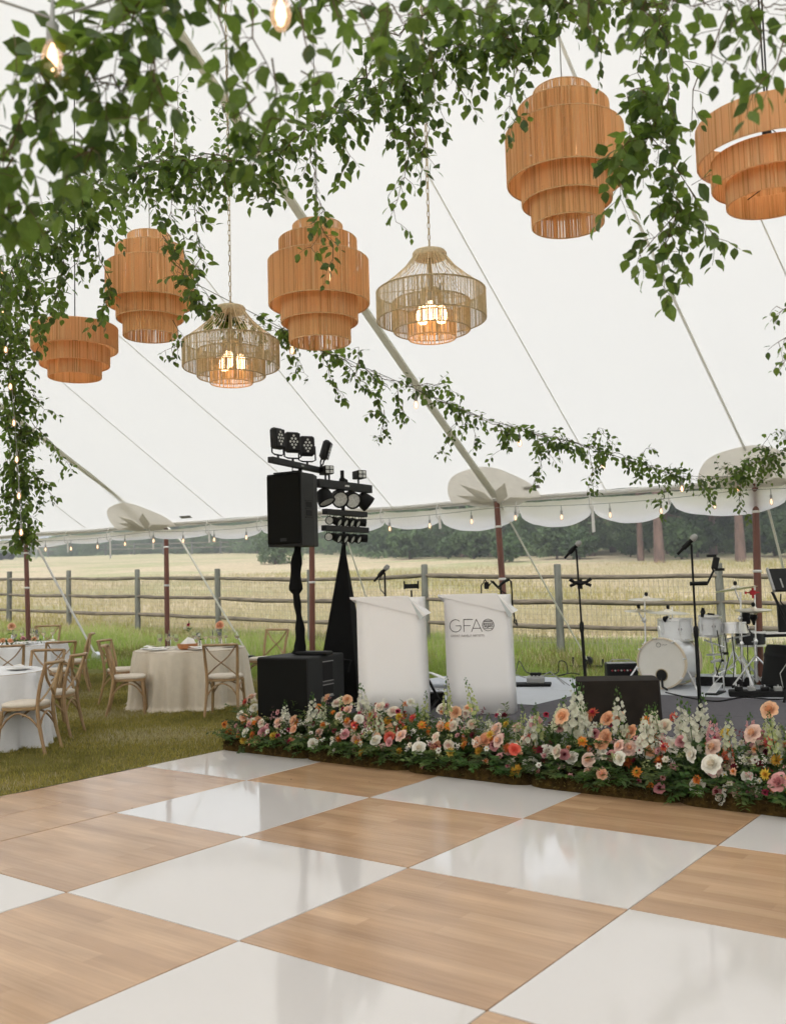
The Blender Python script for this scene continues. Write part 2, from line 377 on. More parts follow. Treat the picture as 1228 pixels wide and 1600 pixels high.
# lawn beside and beyond the dance floor
n = 260000; y = 6.5 + 9.5*rng.random(n)**.8; x = rng.uniform(-9, 1.2, n)
px = x/y; u_ = (math.cos(YAW)*x + math.sin(YAW)*y); v_ = (-math.sin(YAW)*x+math.cos(YAW)*y)
u0 = G(-3, 0); ue = math.cos(YAW)*u0.x+math.sin(YAW)*u0.y - .06
keep = (px > -.47) & ((u_ < ue) | (v_ > 7.7)) & ~((u_ > -6.5) & (v_ < 11.1)) & (x < .6)
x, y = x[keep], y[keep]; patch = np.sin(x*2.1+y*1.3)+np.sin(x*.9-y*2.7)+rng.normal(0, .9, len(x))
mi = np.where(patch > 1.5, 1, np.where(patch < -.7, 3, 0))
blades('lawn', x, y, gz(x, y), rng.uniform(.018, .05, len(x)), rng.uniform(.004, .008, len(x)), [M_g1, M_g2, M_g3, M_g4], mi, 1.2, 'short olive and straw coloured lawn under the tables left of the dance floor')
# tall green grass along the fence
n = 190000; s_ = rng.uniform(-22, 14, n); q = .2+rng.random(n)*4.6
x = EA.x + ED.x*s_ - EN.x*q; y = EA.y + ED.y*s_ - EN.y*q
k = (np.abs(x/y) < .47) & (y < 30); x, y, q = x[k], y[k], q[k]
dens = np.sin(x*1.7)+np.sin(y*2.3+x)+rng.normal(0, .8, len(x))
h = rng.uniform(.05, .17, len(x))*(1+.6*(dens > 1.2))
mi = np.where(rng.random(len(x)) < .04+.06*q, 1, np.where(dens < -1, 3, 2))
blades('tall_grass', x, y, gz(x, y)-.01, h, rng.uniform(.006, .012, len(x)), [M_g1, M_g2, M_g3, M_g4], mi, .7, 'tall fresh green grass in front of the rail fence')
# sparse dry stalks in the field beyond
n = 90000; y = 17 + 30*rng.random(n)**1.3; x = rng.uniform(-.47, .47, n)*y
k = (.40*x + .9165*y) > 17.6; x, y = x[k], y[k]
mi = np.where(np.sin(x*.35+y*.2)+rng.normal(0, .5, len(x)) > .9, 0, 1)
blades('dry_grass', x, y, gz(x, y)-.02, rng.uniform(.10, .28, len(x)), rng.uniform(.012, .03, len(x)), [M_g1, M_g2, M_g3, M_g4], mi, .8, 'dry straw coloured grass of the field beyond the fence')

# ------------------------------------------------------------------ split rail fence
fence = thing('split_rail_fence', 'weathered three-rail split rail fence with wire netting between the lawn and the dry field', 'fence')
pp = [(-27.0, 38.5), (-21.0, 33.9), (-18.9, 32.2), (-16.8, 30.6), (-14.6, 28.8), (-12.35, 27.0)]
pp += [(W(q[0], 900, q[1]).x, q[1]) for q in [(14, 25.2), (108, 23.4), (215, 21.7), (341, 20.0), (484, 18.4), (664, 16.9), (871, 15.4), (1123, 14.9)]]
pp += [(7.55, 14.45), (10.1, 14.1), (12.7, 13.8)]
PH = 1.40
for i, (x, y) in enumerate(pp[1:]):
    rr = .057+.009*random.random(); g = gzf(x, y)
    a = random.random()*6; jx, jy = random.uniform(-.01, .01), random.uniform(-.01, .01)
    mb = MB(); mb.tube([(0, 0, -.1), (jx, jy, PH*.3), (jx*2, jy*2, PH*.65), (jx*2, jy, PH), (jx*2, jy, PH+.012)], [rr*1.12, rr*1.03, rr, rr*.97, rr*.8], 12)
    mb.build('post', M_post, fence, 40, loc=(x, y, g)).rotation_euler.z = a
pts_f = pp[1:]
for (x0, y0), (x1, y1) in zip(pts_f[:-1], pts_f[1:]):
    for lv, hz in enumerate((1.215, .80, .40)):
        a = Vector((x0, y0, gzf(x0, y0)+hz)); b = Vector((x1, y1, gzf(x1, y1)+hz)); d = b-a
        mb = MB(); P = []; R = []; ph = random.random()*6
        for k in range(9):
            t = k/8; w = random.uniform(-.008, .008)
            P.append(a + d*(t*1.02-.01) + Vector((0, -.015 if lv == 1 else .0, -.014*math.sin(PI*t)+w*.6+.006*math.sin(ph+5*t)))); R.append((.040+.005*math.sin(ph*2+4*t))*(.72 if k in (0, 8) else 1))
        mb.tube(P, R, 9); mb.build('rail', M_rail, fence, 50)
mb = MB()   # wire netting
for (x0, y0), (x1, y1) in zip(pts_f[4:-1], pts_f[5:]):
    a = Vector((x0, y0+.06, gzf(x0, y0))); b = Vector((x1, y1+.06, gzf(x1, y1))); L_ = (b-a).length; m_ = int(L_/.075)
    nrm = Vector((-(b-a).y, (b-a).x, 0)).normalized()*.0024; tx = (b-a).normalized()*.0024
    for k in range(m_):
        p = a.lerp(b, k/m_); mb.add([p-tx, p+tx, p+tx+Vector((0, 0, 1.16)), p-tx+Vector((0, 0, 1.16))], [(0, 1, 2, 3)])
    for k in range(13):
        z0 = Vector((0, 0, .05+.09*k)); z1 = z0+Vector((0, 0, .0035)); mb.add([a+z0, b+z0, b+z1, a+z1], [(0, 1, 2, 3)])
mb.build('wire_netting', M_wire, fence, None, kind='stuff')
# far fence line at the back of the field
ff = thing('field_fence', 'distant rail fence running in front of the trees at the back of the field', 'fence')
fpts = [(W(px, 860, d).x, d) for px, d in [(30, 128), (75, 126), (120, 124), (165, 122), (210, 118), (255, 114), (300, 110), (345, 108), (390, 106), (435, 103), (480, 99), (530, 94), (585, 90), (645, 86), (705, 83), (770, 80), (840, 77), (910, 75), (985, 73), (1060, 71), (1135, 70), (1210, 69), (1290, 68)]]
for x, y in fpts: MB().tube([(0, 0, 0), (0, 0, 1.5)], .12, 6).build('post', M_post, ff, 40, loc=(x, y, gzf(x, y)))
for (x0, y0), (x1, y1) in zip(fpts[:-1], fpts[1:]):
    for hz in (.75, 1.3): MB().tube([(x0, y0, gzf(x0, y0)+hz), (x1, y1, gzf(x1, y1)+hz)], .07, 5).build('rail', M_rail, ff, 40)

# ------------------------------------------------------------------ trees
def crown_mesh(name, kind, h, r, seed, dens=1.0):
    g = np.random.default_rng(seed); C = []
    if kind == 'pine':
        nb = int(54*dens)
        for i in range(nb):
            t = (i+.5)/nb; z = h*(.05+.93*t); L = r*(1-t)**.7*g.uniform(.65, 1.15)+.25; a = i*2.4+g.uniform(-.4, .4)
            m = max(3, int(L*3.0))
            for k in range(m):
                q = (k+1)/m; c = np.array([math.cos(a)*L*q, math.sin(a)*L*q, z + .25*L*q*(q-.6)])
                C.append((c + g.normal(0, .16, 3), .30+.22*(1-abs(q-.6))))
    else:
        for i in range(int(200*dens)):
            v = g.normal(0, 1, 3); v /= np.linalg.norm(v); q = g.random()**.4
            C.append((np.array([v[0]*r*q, v[1]*r*q, h*.55+v[2]*h*.45*q])*(1+.12*math.sin(5*v[0]+3*v[2])), .38))
    V = []; F = []; npc = 20 if kind == 'pine' else 16
    cs = np.array([c for c, _ in C]); rs = np.array([q for _, q in C]); m = len(cs)*npc
    ctr = np.repeat(cs, npc, 0); rr = np.repeat(rs, npc)
    off = g.normal(0, 1, (m, 3)); off /= np.linalg.norm(off, axis=1)[:, None]; off[:, 2] *= .7
    p = ctr + off*(rr*g.uniform(.2, 1.1, m))[:, None]
    d1 = g.normal(0, 1, (m, 3)); d1 /= np.linalg.norm(d1, axis=1)[:, None]; d2 = np.cross(d1, g.normal(0, 1, (m, 3))); d2 /= np.linalg.norm(d2, axis=1)[:, None]
    ln = g.uniform(.10, .26, m)[:, None]; wd = ln*(.28 if kind == 'pine' else .55)
    V = np.stack([p-d1*ln-d2*wd*.3, p+d2*wd, p+d1*ln, p-d2*wd], 1).reshape(-1, 3); b = np.arange(m)*4
    F = np.stack([b, b+1, b+2, b+3], 1)
    return bulk(name, V, F, M_pine if kind == 'pine' else M_pineb, False)
def trunk_mesh(h, r, seed, pine=True):
    g = random.Random(seed); mb = MB(); P = []; R = []
    for k in range(7):
        t = k/6; P.append((g.uniform(-.05, .05)*h*.1*t, g.uniform(-.05, .05)*h*.1*t, -.2+h*t)); R.append(r*(1.25 if k == 0 else 1)*(1-.8*t)+.02)
    mb.tube(P, R, 9)
    for i in range(14):
        t = g.uniform(.14, .9); a = g.uniform(0, 6.28); L = (1-t)*h*.22+.4; z = h*t
        mb.tube([(0, 0, z), (math.cos(a)*L*.5, math.sin(a)*L*.5, z+.08*L), (math.cos(a)*L, math.sin(a)*L, z-.02*L)], [r*.22*(1-t)+.02, r*.12*(1-t)+.015, .01], 5)
    return mb.mesh('trunk', M_bark, 40)
CR_ = [crown_mesh('crown_pine', 'pine', 11, 3.0, 11+i, 1.5) for i in range(4)]
TR_ = [trunk_mesh(10.5, .15, 20+i) for i in range(4)]
CRs = crown_mesh('crown_small', 'pine', 3.2, 1.15, 31, .8); TRs = trunk_mesh(3.0, .08, 32)
CRb = [crown_mesh('crown_bush', 'bush', 3.2, 1.9, 41+i) for i in range(2)]; TRb = trunk_mesh(2.2, .10, 43)
def tree(px, d, sc, var, label, kind='pine', lift=0, group=None, tw=1):
    p = W(px, 870, d); x = p.x; z = gzf(x, d)
    o = thing('pine_tree' if kind == 'pine' else 'bush', label, 'tree' if kind == 'pine' else 'bush', (x, d, z), random.random()*6, group)
    o.scale = (sc, sc, sc)
    cme, tme = (CR_[var % 4], TR_[var % 4]) if kind == 'pine' else ((CRs, TRs) if kind == 'small' else (CRb[var % 2], TRb))
    c = link('crown', cme, o); c.location.z = lift
    t = link('trunk', tme, o)
    if tw != 1: t.scale = (tw, tw, 1)
    return o
GT = 'trees beyond the dry field'
# two big bare trunks and their companions right of centre
tree(1001, 50, 1.25, 0, 'tall pine whose bare trunk stands left of the two thick trunks between the microphone stands', lift=4.0, group=GT, tw=.75)
tree(1030, 47, 1.35, 1, 'tall pine with the thickest bare reddish trunk between the two vocal microphones', lift=4.4, group=GT, tw=1.05)
tree(1044, 60, 1.2, 2, 'slim pine trunk half hidden right behind the thickest trunk', lift=4.0, group=GT, tw=.5)
tree(1157, 46, 1.2, 3, 'pine with a short stout trunk just left of the right tent pole', lift=3.0, group=GT, tw=1.15)
tree(1115, 55, 1.2, 0, 'pine with low dark boughs above the drum kit', lift=1.6, group=GT)
lab = 'green conifer in the dense row behind the field, right of the speaker stand'
spec = [(575, 78), (618, 74), (652, 70), (690, 72), (722, 66), (752, 74), (790, 64), (826, 70), (858, 62), (893, 66), (925, 60), (958, 68), (985, 74), (1075, 62), (1095, 70), (1140, 66), (1185, 58), (1222, 60), (1262, 56), (1310, 58), (1370, 60), (540, 86), (705, 84), (770, 82), (840, 80), (910, 80), (1010, 84), (1060, 80), (1130, 82), (1200, 78), (1280, 76), (600, 92), (660, 90)]
for i, (px, d) in enumerate(spec):
    lm = [n_ for lim, n_ in ((600, 'microphone behind the plain lectern'), (680, 'gap between the two lecterns'), (800, 'lettered lectern'), (870, 'middle guy strap'), (960, 'left vocal microphone'), (1060, 'bass drum'), (1150, 'right vocal microphone'), (1230, 'right tent pole'), (2000, 'right edge of the drum kit')) if px < lim][0]
    lab = f"{'near' if d < 70 else 'far' if d < 78 else 'farthest'} row conifer in the tree line above the {lm}"
    tree(px, d, random.uniform(.85, 1.25), i, lab, lift=random.uniform(-1.2, .5), group=GT)
lab2 = 'dark conifer in the far tree line left of the loudspeaker'
for i, (px, d) in enumerate([(236, 128), (258, 124), (276, 118), (300, 121), (318, 114), (338, 112), (360, 110), (383, 108), (402, 104), (445, 102), (470, 98), (505, 94), (222, 134), (205, 140), (352, 122), (425, 118), (488, 112)]):
    tree(px, d, random.uniform(.7, 1.0), i+1, lab2, lift=random.uniform(-.8, .4), group='far trees left of the loudspeaker')
tree(108, 122, .62, 1, 'small dark spreading tree standing alone at the far left edge of the field', lift=-1.0)
tree(140, 121, .58, 2, 'second low dark tree at the far left, just right of the lone spreading one', lift=-1.2)
tree(178, 130, .6, 3, 'third low dark tree at the far left, nearest to the far tree line', lift=-1.2)
tree(430, 62, .95, 0, 'small bushy young pine alone in the field under the loudspeaker', kind='small')
for i, (px, d) in enumerate([(795, 52), (870, 56), (905, 54), (985, 55), (1065, 50), (1090, 53), (1210, 50), (1240, 48), (640, 64), (700, 62), (740, 60), (585, 70)]):
    lm = [n_ for lim, n_ in ((660, 'gap between the two lecterns'), (800, 'lettered lectern'), (960, 'left vocal microphone'), (1150, 'right vocal microphone'), (2000, 'right tent pole')) if px < lim][0]
    tree(px, d, random.uniform(.45, .85), i, f"low shrub at the {'near' if d < 56 else 'far'} foot of the pines above the {lm}", kind='bush', group='shrubs at the foot of the pine row')
# forest mass behind
n = 170000; a = rng.random(n)
px_ = rng.uniform(-200, 1900, n); d_ = np.interp(px_, [-200, 250, 560, 1228, 1900], [165, 140, 104, 84, 80]) + rng.uniform(0, 25, n)
x = (px_-614)/FPX*d_; hh = np.interp(px_, [-200, 60, 200, 330, 600, 1900], [2.2, 2.2, 7, 9, 12, 13])*(1+.18*np.sin(px_*.09)+.12*np.sin(px_*.31)) ; z = gz(x, d_) + rng.random(n)**.9*hh
dv = rng.normal(0, 1, (n, 3)); dv /= np.linalg.norm(dv, axis=1)[:, None]; dw = np.cross(dv, rng.normal(0, 1, (n, 3))); dw /= np.linalg.norm(dw, axis=1)[:, None]
P0 = np.stack([x, d_, z], 1); sz = rng.uniform(.3, .8, n)[:, None]
V = np.stack([P0-dv*sz, P0+dw*sz*.45, P0+dv*sz, P0-dw*sz*.45], 1).reshape(-1, 3); b = np.arange(n)*4
tag(bulk('forest', V, np.stack([b, b+1, b+2, b+3], 1), M_pine, kind='stuff'), 'dense green wood closing the field behind the single trees', 'woodland')
# pale vehicle at the far left
car = thing('parked_trailer', 'pale blue-grey flatbed trailer parked far off at the left edge of the field', 'trailer', (W(12, 870, 108).x, 108, gzf(W(12, 870, 108).x, 108)), .15)
MB().box((0, 0, 1.25), (5.2, 2.2, .25), bev=.05).build('deck', mat('trailer_paint', (.42, .47, .52), .5), car)
MB().box((-.2, 0, 1.75), (4.4, 1.8, .75), bev=.12).build('cover', mat('trailer_cover', (.55, .59, .63), .6), car)
for s in (-1, 1):
    for q in (-.9, .1): MB().lathe([(0, -.12), (.38, -.12), (.42, 0), (.38, .12), (0, .12)], 14, place((q, s*1.0, .42), rx=PI/2)).build('wheel', M_black, car)
MB().tube([(2.6, 0, 1.2), (3.1, 0, 1.15), (3.1, 0, 0)], .07, 6).build('jockey_leg', M_gcord, car)

# ------------------------------------------------------------------ tent
tent = thing('sailcloth_tent', 'white sailcloth pole tent roofing the whole party over wooden perimeter poles', 'tent')
S0, S1 = -14.0, 24.0
def tent_bulge(s, t):
    u = (s % 3.05)/3.05; tt = min(t, 2*HALF-t)
    return -.045*math.sin(PI*u)*math.sin(PI*min(1, max(0, tt)/HALF)) + .012*math.sin(s*3.1+t*.6)*math.exp(-tt)
mb = MB(); NS, NT = 114, 60
mb.grid(lambda a, b: roof(S0+(S1-S0)*a, 2*HALF*b, tent_bulge(S0+(S1-S0)*a, 2*HALF*b)), NS, NT)
mb.build('roof', M_canvas, tent, 60)
mb = MB()
for t0 in (0, 2*HALF):
    mb.tube([roof(S0+i*(S1-S0)/80, t0, -.012+.012*math.cos(2*PI*(S0+i*(S1-S0)/80)/3.05)) for i in range(81)], .028, 8)
mb.build('eave_rope', M_webw, tent, 60)
mb = MB()
mb.add([roof(S0, -.012, .012), roof(S1, -.012, .012), roof(S1, -.02, -.05), roof(S0, -.02, -.05)], [(0, 1, 2, 3)]); mb.build('eave_valance', M_webw, tent, None)
def strap(p0, p1, w, m, name='seam', off=-.03, n=10, thick=.006):
    mb = MB(); a = Vector(p0); b = Vector(p1); d = (b-a).normalized(); nn = Vector((-SLOPE*EN.x, -SLOPE*EN.y, 1)).normalized(); sd_ = d.cross(nn).normalized()
    V = []; F = []
    for i in range(n+1):
        q = a.lerp(b, i/n) + nn*off - nn*.05*math.sin(PI*i/n)*(1 if w > .05 else .2)
        for k in range(4): V.append(q + sd_*w/2*(1, -1, -1, 1)[k] + nn*thick*(.5, .5, -.5, -.5)[k])
    for i in range(n):
        for k in range(4): F.append((i*4+k, i*4+(k+1) % 4, (i+1)*4+(k+1) % 4, (i+1)*4+k))
    mb.add(V, F); return mb.build(name, m, tent, 40)
for (a, b) in [((29, 533), (350, 806)), ((161, 497), (512, 800)), ((452, 593), (618, 794)), ((674, 275), (948, 764)), ((81, 780), (135, 822)), ((560, 100), (674, 275)), ((300, 400), (452, 593)), ((1150, 250), (1290, 560))]:
    strap(roof_hit(*a), roof_hit(*b), .013, M_seam, off=-.04, thick=.004)
poles = [(42, 877, 16.9), (259.5, 824, 15.9), (487, 800, 13.9), (775.5, 778, 12.5), (1179.5, 750, 11.0)]
base = [(46, 990, 16.75), (262, 1040, 15.8), (488, 1060, 13.85), (797, 1060, 12.3), (1188, 1100, 10.95)]
strap(W(775, 774, 12.42)+Vector((0, 0, .03)), roof_hit(285, 45), .085, M_web, 'ridge_strap', -.06, thick=.03)
strap(roof_hit(285, 45), roof_hit(80, -260), .085, M_web, 'ridge_strap', -.06, thick=.03)
strap(W(258, 818, 15.8)+Vector((0, 0, .03)), roof_hit(62, 674), .085, M_web, 'ridge_strap', -.06, thick=.03)
strap(roof_hit(62, 674), roof_hit(-90, 540), .085, M_web, 'ridge_strap', -.06, thick=.03)
strap(roof_hit(1165, 697), roof_hit(981, 303), .022, M_seam, 'ridge_strap', -.06, thick=.02)
strap(roof_hit(981, 303), roof_hit(862, 20), .022, M_seam, 'ridge_strap', -.06, thick=.02)
tops = []
for i, ((px, py, d), (bx, by, bd)) in enumerate(zip(poles, base)):
    tp = W(px, py, d) if i else W(40, 820, 16.9); tp.z = 2.585; b = W(bx, by, bd); b.z = gzf(b.x, b.y)-.02; tops.append(tp)
    o = MB().tube([b, b.lerp(tp, .3), b.lerp(tp, .7), tp], [.040, .043, .042, .036], 12).build('pole', M_woodp, tent, 40)
    for q, rr in ((.60, .047), (.86, .043)):
        c = b.lerp(tp, q); MB().lathe([(rr-.008, -.018), (rr+.004, -.004), (rr+.004, .008), (rr-.008, .02)], 12, place(c)).build('tie_band', M_webw, o)
    MB().lathe([(.045, -.03), (.058, 0), (.045, .03), (.015, .05), (.012, .14), (0, .14)], 12, place(tp)).build('pole_cap', M_chrome, o)
    # guy webbing and its stake plate
    out = -EN; gx = [(150, 1022, 17.3), (392, 1000, 16.2), (600, 960, 15.3), (918, 1022, 14.3), (1262, 985, 13.2)][i]
    e = W(*gx); e.z = gzf(e.x, e.y)+.10
    st = [W(60, 858, 16.6), W(284, 846, 15.7), W(538, 832, 13.9), W(797, 815, 12.5), W(1196, 778, 11.0)][i]
    gm = MB().tube([tp+Vector((0, 0, .02)), st, st.lerp(e, .5)-Vector((0, 0, .01)), e], [.022, .024, .024, .022], 6, flat=.5).build('guy_strap', M_webw if i == 0 else M_web, tent, 40)
    pl = MB(); pl.box((0, 0, .02), (.55, .07, .04)); pl.tube([(-.22, 0, .02), (-.22, 0, .16)], .016, 6); pl.tube([(.22, 0, .02), (.22, 0, .13)], .016, 6); pl.lathe([(0, -.05), (.07, -.05), (.07, .05), (0, .05)], 12, place((0, 0, .1), rx=PI/2))
    pl.build('stake_plate', M_chrome if i == 0 else M_black, tent, 40, loc=(e.x, e.y, gzf(e.x, e.y))).rotation_euler.z = -.4
# round reinforcement patches with star points
def patch(center, rad_):
    s0 = (center-EA).dot(ED); t0 = (center-EA).dot(EN)
    mb = MB(); V = [roof(s0, max(t0, .02), -.075)]; n = 28; F = []
    for k in range(n+1):
        a = PI*k/n; V.append(roof(s0+math.cos(a)*rad_*1.02, max(t0, 0)+.02+math.sin(a)*rad_, -.075+.01*math.sin(6*a)))
    F = [(0, k+1, k+2) for k in range(n)]
    mb.add(V, F); p = mb.build('reinforcement_patch', M_patch, tent, None)
    for a0 in (.12, .95, 2.25, 2.72, 3.02):
        L = rad_*random.uniform(.72, .92); w = .16
        P = [roof(s0+math.cos(a0)*L, .03+math.sin(a0)*L, -.095), roof(s0+math.cos(a0-w*2.2)*.25, .03+math.sin(a0-w*2.2)*.25, -.10), roof(s0, .03, -.12), roof(s0+math.cos(a0+w*2.2)*.25, .03+math.sin(a0+w*2.2)*.25, -.10)]
        MB().add(P, [(0, 1, 2, 3)]).build('star_point', M_star, p, None)
for i in (1, 3, 4): patch(tops[i], .62)
for (px, py) in ((290, 803), (830, 755)):
    c = roof_hit(px, py); s0 = (c-EA).dot(ED); t0 = (c-EA).dot(EN)
    MB().add([roof(s0-.11, t0-.03, -.05), roof(s0+.11, t0-.03, -.05), roof(s0+.11, t0+.03, -.05), roof(s0-.11, t0+.03, -.05)], [(0, 1, 2, 3)]).build('mesh_vent', M_gcord, tent, None)

# ------------------------------------------------------------------ rolled-up sidewall, one roll per scallop
s_edges = [-7.3, -6.2, -5.15, -4.05, -3.05, -2.05, -1.02, 0.0, 1.0, 2.0, 2.95]
ks = [(t_-EA).dot(ED) for t_ in tops]
for k0, k1 in zip(ks[1:], ks[2:]): s_edges += [k0+.28, k0+.28+(k1-k0-.28)/3, k0+.28+2*(k1-k0-.28)/3]
s_edges = sorted(set([round(q, 3) for q in s_edges+[ks[4]+.35, ks[4]+1.4, ks[4]+2.4, ks[4]+3.4]]))
s_edges = [q for i, q in enumerate(s_edges) if i == 0 or q-s_edges[i-1] > .25]
sw = thing('rolled_sidewall', 'translucent white sidewall rolled up in sagging scallops under the tent eave', 'tent sidewall')
for a, b in zip(s_edges[:-1], s_edges[1:]):
    L_ = b-a; dp_ = float(np.interp(a, [0, 3, 6.5, 9], [.17, .20, .30, .34]))*min(1, (L_/1.0))**.5*random.uniform(.9, 1.08); ph = random.random()*6; NU, NV = 26, 18; V = []; F = []
    for i in range(NU+1):
        u = i/NU; e = math.sin(PI*u)**.45 if 0 < u < 1 else 0
        top = 2.535 - .035*e; bot = 2.40 - (dp_-.13)*e; hh = (top-bot)/2; cz = (top+bot)/2; ww = .035+.085*e
        for j in range(NV):
            t = -1.75+3.6*j/NV; wr = 1+.07*math.sin(3*t+ph+4*u)+.04*math.sin(7*t+ph*2+2*u) + .03*math.sin(22*u+ph+2*t)*(1-e*.6)
            P = EA + ED*(a+L_*u) + EN*(-.05+ww*math.cos(t)*wr); V.append((P.x, P.y, cz+hh*math.sin(t)*wr))
    F = [(i*NV+j, i*NV+j+1, (i+1)*NV+j+1, (i+1)*NV+j) for i in range(NU) for j in range(NV-1)]
    MB().add(V, F).build('fabric_roll', M_roll, sw, 80)
    P = EA+ED*a+EN*.02
    MB().tube([(P.x, P.y, 2.60), (P.x+EN.x*.06, P.y+EN.y*.06, 2.5), (P.x+EN.x*.05, P.y+EN.y*.05, 2.40), (P.x, P.y, 2.37), (P.x-EN.x*.05, P.y-EN.y*.05, 2.42), (P.x-EN.x*.04, P.y-EN.y*.04, 2.58)], .008, 5).build('tie', M_webw, sw, 60)
    if random.random() < .6:
        q = random.uniform(.12, .3); MB().add([(P.x, P.y, 2.42), (P.x+.035*ED.x, P.y+.035*ED.y, 2.42), (P.x+.045*ED.x, P.y+.04*ED.y, 2.38-q), (P.x+.005, P.y, 2.37-q), (P.x, P.y+.01, 2.42), (P.x+.035*ED.x, P.y+.01+.035*ED.y, 2.42), (P.x+.045*ED.x, P.y+.01+.04*ED.y, 2.38-q), (P.x+.005, P.y+.01, 2.37-q)], [(0, 1, 2, 3), (4, 7, 6, 5), (0, 3, 7, 4), (1, 5, 6, 2)]).build('tie_end', M_webw, sw, None)

# ------------------------------------------------------------------ festoon lights
def bulb_mesh(nm, core):
    b = MB(); b.lathe([(0, -.105), (.016, -.10), (.027, -.08), (.031, -.055), (.026, -.03), (.017, -.008), (.014, 0)], 12); b.lathe([(0, -.092), (.009, -.085), (.0165, -.062), (.013, -.035), (.004, -.01)], 8, mat=1); return b.mesh(nm, [M_bulbshell, core], 60)
bulb_me = bulb_mesh('bulb', M_core); bulbd_me = bulb_mesh('bulb_dim', M_cored)
sock_me = MB().lathe([(.0145, -.01), (.018, 0), (.018, .045), (.008, .055), (.004, .13)], 8).mesh('socket', M_gcord, 60)
def festoon(label, pts, step, cat='string lights', m=M_gcord, drop=.13, bm=None, sc=1.0, start=.2, name='string_lights'):
    t = thing(name, label, cat)
    MB().tube(pts, .0045*sc, 5).build('cable', m, t, 60)
    acc = start; 
    for a, b in zip(pts[:-1], pts[1:]):
        a = Vector(a); b = Vector(b); L = (b-a).length
        while acc < L:
            p = a.lerp(b, acc/L) - Vector((0, 0, drop*sc))
            s = link('socket', sock_me, t, M=place(p)); s.scale = (sc,)*3
            bb = link('bulb', bm or bulb_me, t, M=place(p)); bb.scale = (sc,)*3; acc += step
        acc -= L
    return t
pts = []
for i in range(60):
    s = -7+i*.36; sg = .05*math.sin(PI*((s-ks[0]) % 3.05)/3.05)
    P = EA+ED*s+EN*.16; pts.append((P.x, P.y, 2.47-sg))
festoon('festoon of dim clear bulbs strung along the rolled sidewall under the eave', pts, .62, bm=bulbd_me, sc=.8)
